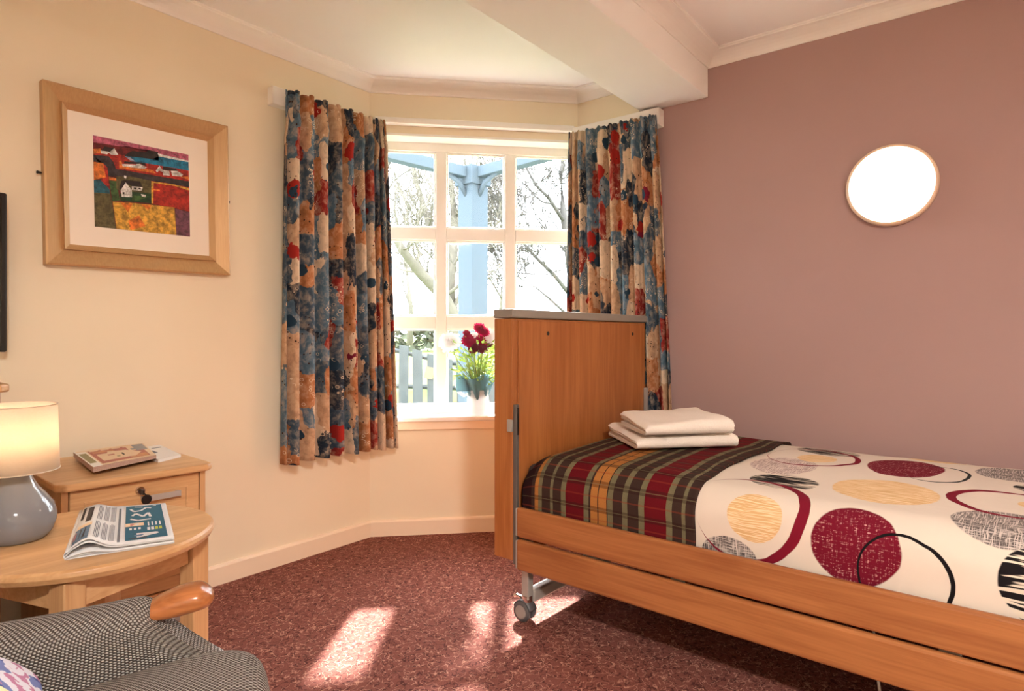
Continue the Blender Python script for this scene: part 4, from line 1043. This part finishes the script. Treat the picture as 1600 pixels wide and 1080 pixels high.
# picket fence
fn0 = cw(-1.9, 7.3, gz(7.3)); fe = empty('picket_fence', fn0, 0, 'weathered dark picket fence sloping down across the lawn outside', 'fence')
rf = random.Random(3)
tops = {}
for i in range(14):
    px = 561 + i * 23; F_ = 7.5; r_ = (px - 800) / 980 * F_; yt = 532 + (px - 607) * .30 if px < 700 else 560 + (px - 700) * .12
    if px < 607: yt = 532 + (px - 607) * .30
    zt_ = CAM_H + (526 - yt) * F_ / 980; p = cw(r_, F_, 0); g0 = gz(F_) - .02
    bm = bmesh.new(); w_ = .060 + rf.uniform(-.004, .004); s_ = rf.uniform(-.015, .015)
    for (a, b, c_, d_) in ((-w_, w_, -.012, .012),):
        vs = []
        for z, sl_ in ((g0, 0), (zt_, s_)):
            for x, y in ((a, c_), (b, c_), (b, d_), (a, d_)): vs.append(bm.verts.new(RGT * (x + sl_) + FWD * y + Vector((0, 0, z - (.02 if z == zt_ and x == b else 0))) + p - fn0))
        for f in ((3, 2, 1, 0), (4, 5, 6, 7), (0, 1, 5, 4), (1, 2, 6, 5), (2, 3, 7, 6), (3, 0, 4, 7)): bm.faces.new([vs[q] for q in f])
    obj('picket', bm, 'fencewood', fe)
for ya, yb in ((545, 556), (603, 606)):
    F_ = 7.53; pts = []
    for px, yy in ((550, ya - 10), (607, ya), (700, ya + 22 if ya < 560 else yb), (870, ya + 40 if ya < 560 else yb + 6)):
        pts.append(cw((px - 800) / 980 * F_, F_, CAM_H + (526 - yy) * F_ / 980) - fn0)
    bm = bmesh.new(); tube(bm, pts, .028, 4); obj('cross_rail', bm, 'fencewood', fe)
MT['notice'] = plain('yellowed_paper', (112, 100, 66), .8, var=.05)
F_ = 7.47; nc = cw((671 - 800) / 980 * F_, F_, CAM_H + (526 - 583) * F_ / 980)
bm = bmesh.new(); box(bm, -.052, .052, -.002, .002, -.068, .068); bmesh.ops.rotate(bm, verts=bm.verts, matrix=Matrix.Rotation(R(12), 3, 'Y'), cent=(0, 0, 0))
o = obj('notice_card', bm, 'notice'); o.location = nc; o.rotation_euler = (0, 0, math.atan2(RGT.y, RGT.x)); tag(o, 'small yellowish card fixed crookedly on the picket fence', 'card')

# trees: recursive bare branches
def tree(name, starts, label, mat, seed, depth=5, group=None, spread=.55, twigs=1.0):
    rt = random.Random(seed); base = Vector(starts[0][0][0]); r_ = None
    bm = bmesh.new()
    def grow(p, d, l, rad, lev):
        n_ = 4; pts = [p]; q = p.copy(); dd = d.copy()
        for i in range(n_):
            dd = (dd + Vector((rt.uniform(-1, 1), rt.uniform(-1, 1), rt.uniform(-.6, .9))) * .30).normalized(); q = q + dd * l / n_; pts.append(q.copy())
        rads = [rad * (1 - .4 * i / n_) for i in range(n_ + 1)]
        tube(bm, [x - base for x in pts], rads, 6 if rad > .03 else 4, False)
        if lev <= 0: return
        for k in range(2 if lev > 1 else 3):
            i = rt.choice((2, 3, 4)); ax_ = Vector((rt.uniform(-1, 1), rt.uniform(-1, 1), rt.uniform(-1, 1))).normalized()
            nd = (dd + ax_ * rt.uniform(.6, 1.1) * spread * 1.7 + Vector((0, 0, .1))).normalized(); grow(pts[i], nd, l * rt.uniform(.62, .86), max(.008, rads[i] * rt.uniform(.5, .68)), lev - 1)
        grow(pts[-1], (dd + Vector((rt.uniform(-.3, .3), rt.uniform(-.3, .3), .1))).normalized(), l * .8, max(.007, rads[-1] * .9), lev - 1)
    for pts, r0, r1, lv, ln in starts:
        pts = [Vector(p) for p in pts]; n_ = len(pts); rads = [r0 + (r1 - r0) * i / (n_ - 1) for i in range(n_)]
        tube(bm, [p - base for p in pts], rads, 10, True)
        for i in range(1, n_):
            d = (pts[i] - pts[i - 1]).normalized()
            for k in range(2):
                ax_ = Vector((rt.uniform(-1, 1), rt.uniform(-1, 1), rt.uniform(-.4, 1))).normalized(); grow(pts[i], (d * .6 + ax_).normalized(), ln, rads[i] * .34, lv)
        grow(pts[-1], (pts[-1] - pts[-2]).normalized(), ln, r1, lv)
    o = obj(name, bm, mat, None, smooth=True); o.location = base; tag(o, label, 'tree', group); return o
def ip(px, py, F_): return cw((px - 800) / 980 * F_, F_, CAM_H + (526 - py) * F_ / 980)
tree('bare_tree', [([ip(712, 545, 12), ip(706, 490, 12), ip(692, 462, 11.7), ip(655, 425, 11.2), ip(628, 390, 10.8), ip(608, 355, 10.5)], .16, .05, 4, .8),
                   ([ip(706, 490, 12), ip(705, 420, 12.2), ip(711, 340, 12.5), ip(704, 290, 12.6), ip(696, 240, 13)], .13, .045, 4, .72),
                   ([ip(706, 430, 12.2), ip(676, 372, 12.6), ip(655, 300, 13), ip(640, 240, 13)], .08, .04, 4, .9)], 'large bare tree with a pale bough leaning left behind the veranda post', 'bark', 5, group='bare trees beyond the fence')
tree('bare_tree', [([ip(906, 540, 13), ip(900, 470, 13), ip(890, 400, 13), ip(880, 330, 13.2), ip(876, 270, 13.5)], .15, .05, 4, .85),
                   ([ip(898, 470, 13), ip(866, 430, 12.6), ip(835, 400, 12.4), ip(815, 375, 12.2)], .05, .02, 4, .7),
                   ([ip(880, 345, 13), ip(858, 310, 12.8), ip(838, 290, 12.5), ip(822, 262, 12.4)], .045, .02, 4, .6),
                   ([ip(895, 500, 13), ip(862, 470, 12.7), ip(838, 450, 12.5)], .035, .015, 4, .5)], 'bare twiggy tree seen through the right-hand panes', 'bark2', 11, group='bare trees beyond the fence')
tree('bare_tree', [([ip(640, 540, 18), ip(642, 480, 18), ip(636, 430, 18)], .10, .04, 4, 1.0)], 'small distant bare tree low in the left-hand panes', 'bark', 21, group='bare trees beyond the fence')
tree('bare_tree', [([ip(780, 545, 17), ip(786, 470, 17), ip(792, 400, 17), ip(800, 330, 17)], .12, .04, 4, 1.1)], 'distant bare tree just right of the veranda post', 'bark', 31, group='bare trees beyond the fence')
tree('bare_tree', [([ip(560, 545, 14), ip(566, 420, 14), ip(585, 330, 14), ip(600, 270, 14)], .15, .05, 4, 1.0)], 'bare tree mostly hidden behind the left curtain', 'bark2', 41, group='bare trees beyond the fence')
# low hedge along the far side of the lawn
bm = bmesh.new(); rh = random.Random(9)
for i in range(1400):
    r_ = rh.uniform(-9, 6); f_ = 22 + rh.uniform(0, 1.6); z = gz(f_) + rh.uniform(0, 1.15) * (1 + .35 * noise.noise(Vector((r_ * .5, 0, 0)))); p = cw(r_, f_, z); s_ = rh.uniform(.12, .28)
    a, b, c_ = [Vector((rh.uniform(-1, 1), rh.uniform(-1, 1), rh.uniform(-1, 1))).normalized() * s_ for _ in range(3)]
    vs = [bm.verts.new(p + q) for q in (a, b, c_, -a)]; bm.faces.new((vs[0], vs[1], vs[2])); bm.faces.new((vs[1], vs[2], vs[3]))
hg = obj('hedge', bm, 'hedge'); tag(hg, 'low hazy hedge along the far side of the lawn', 'hedge', kind='stuff')
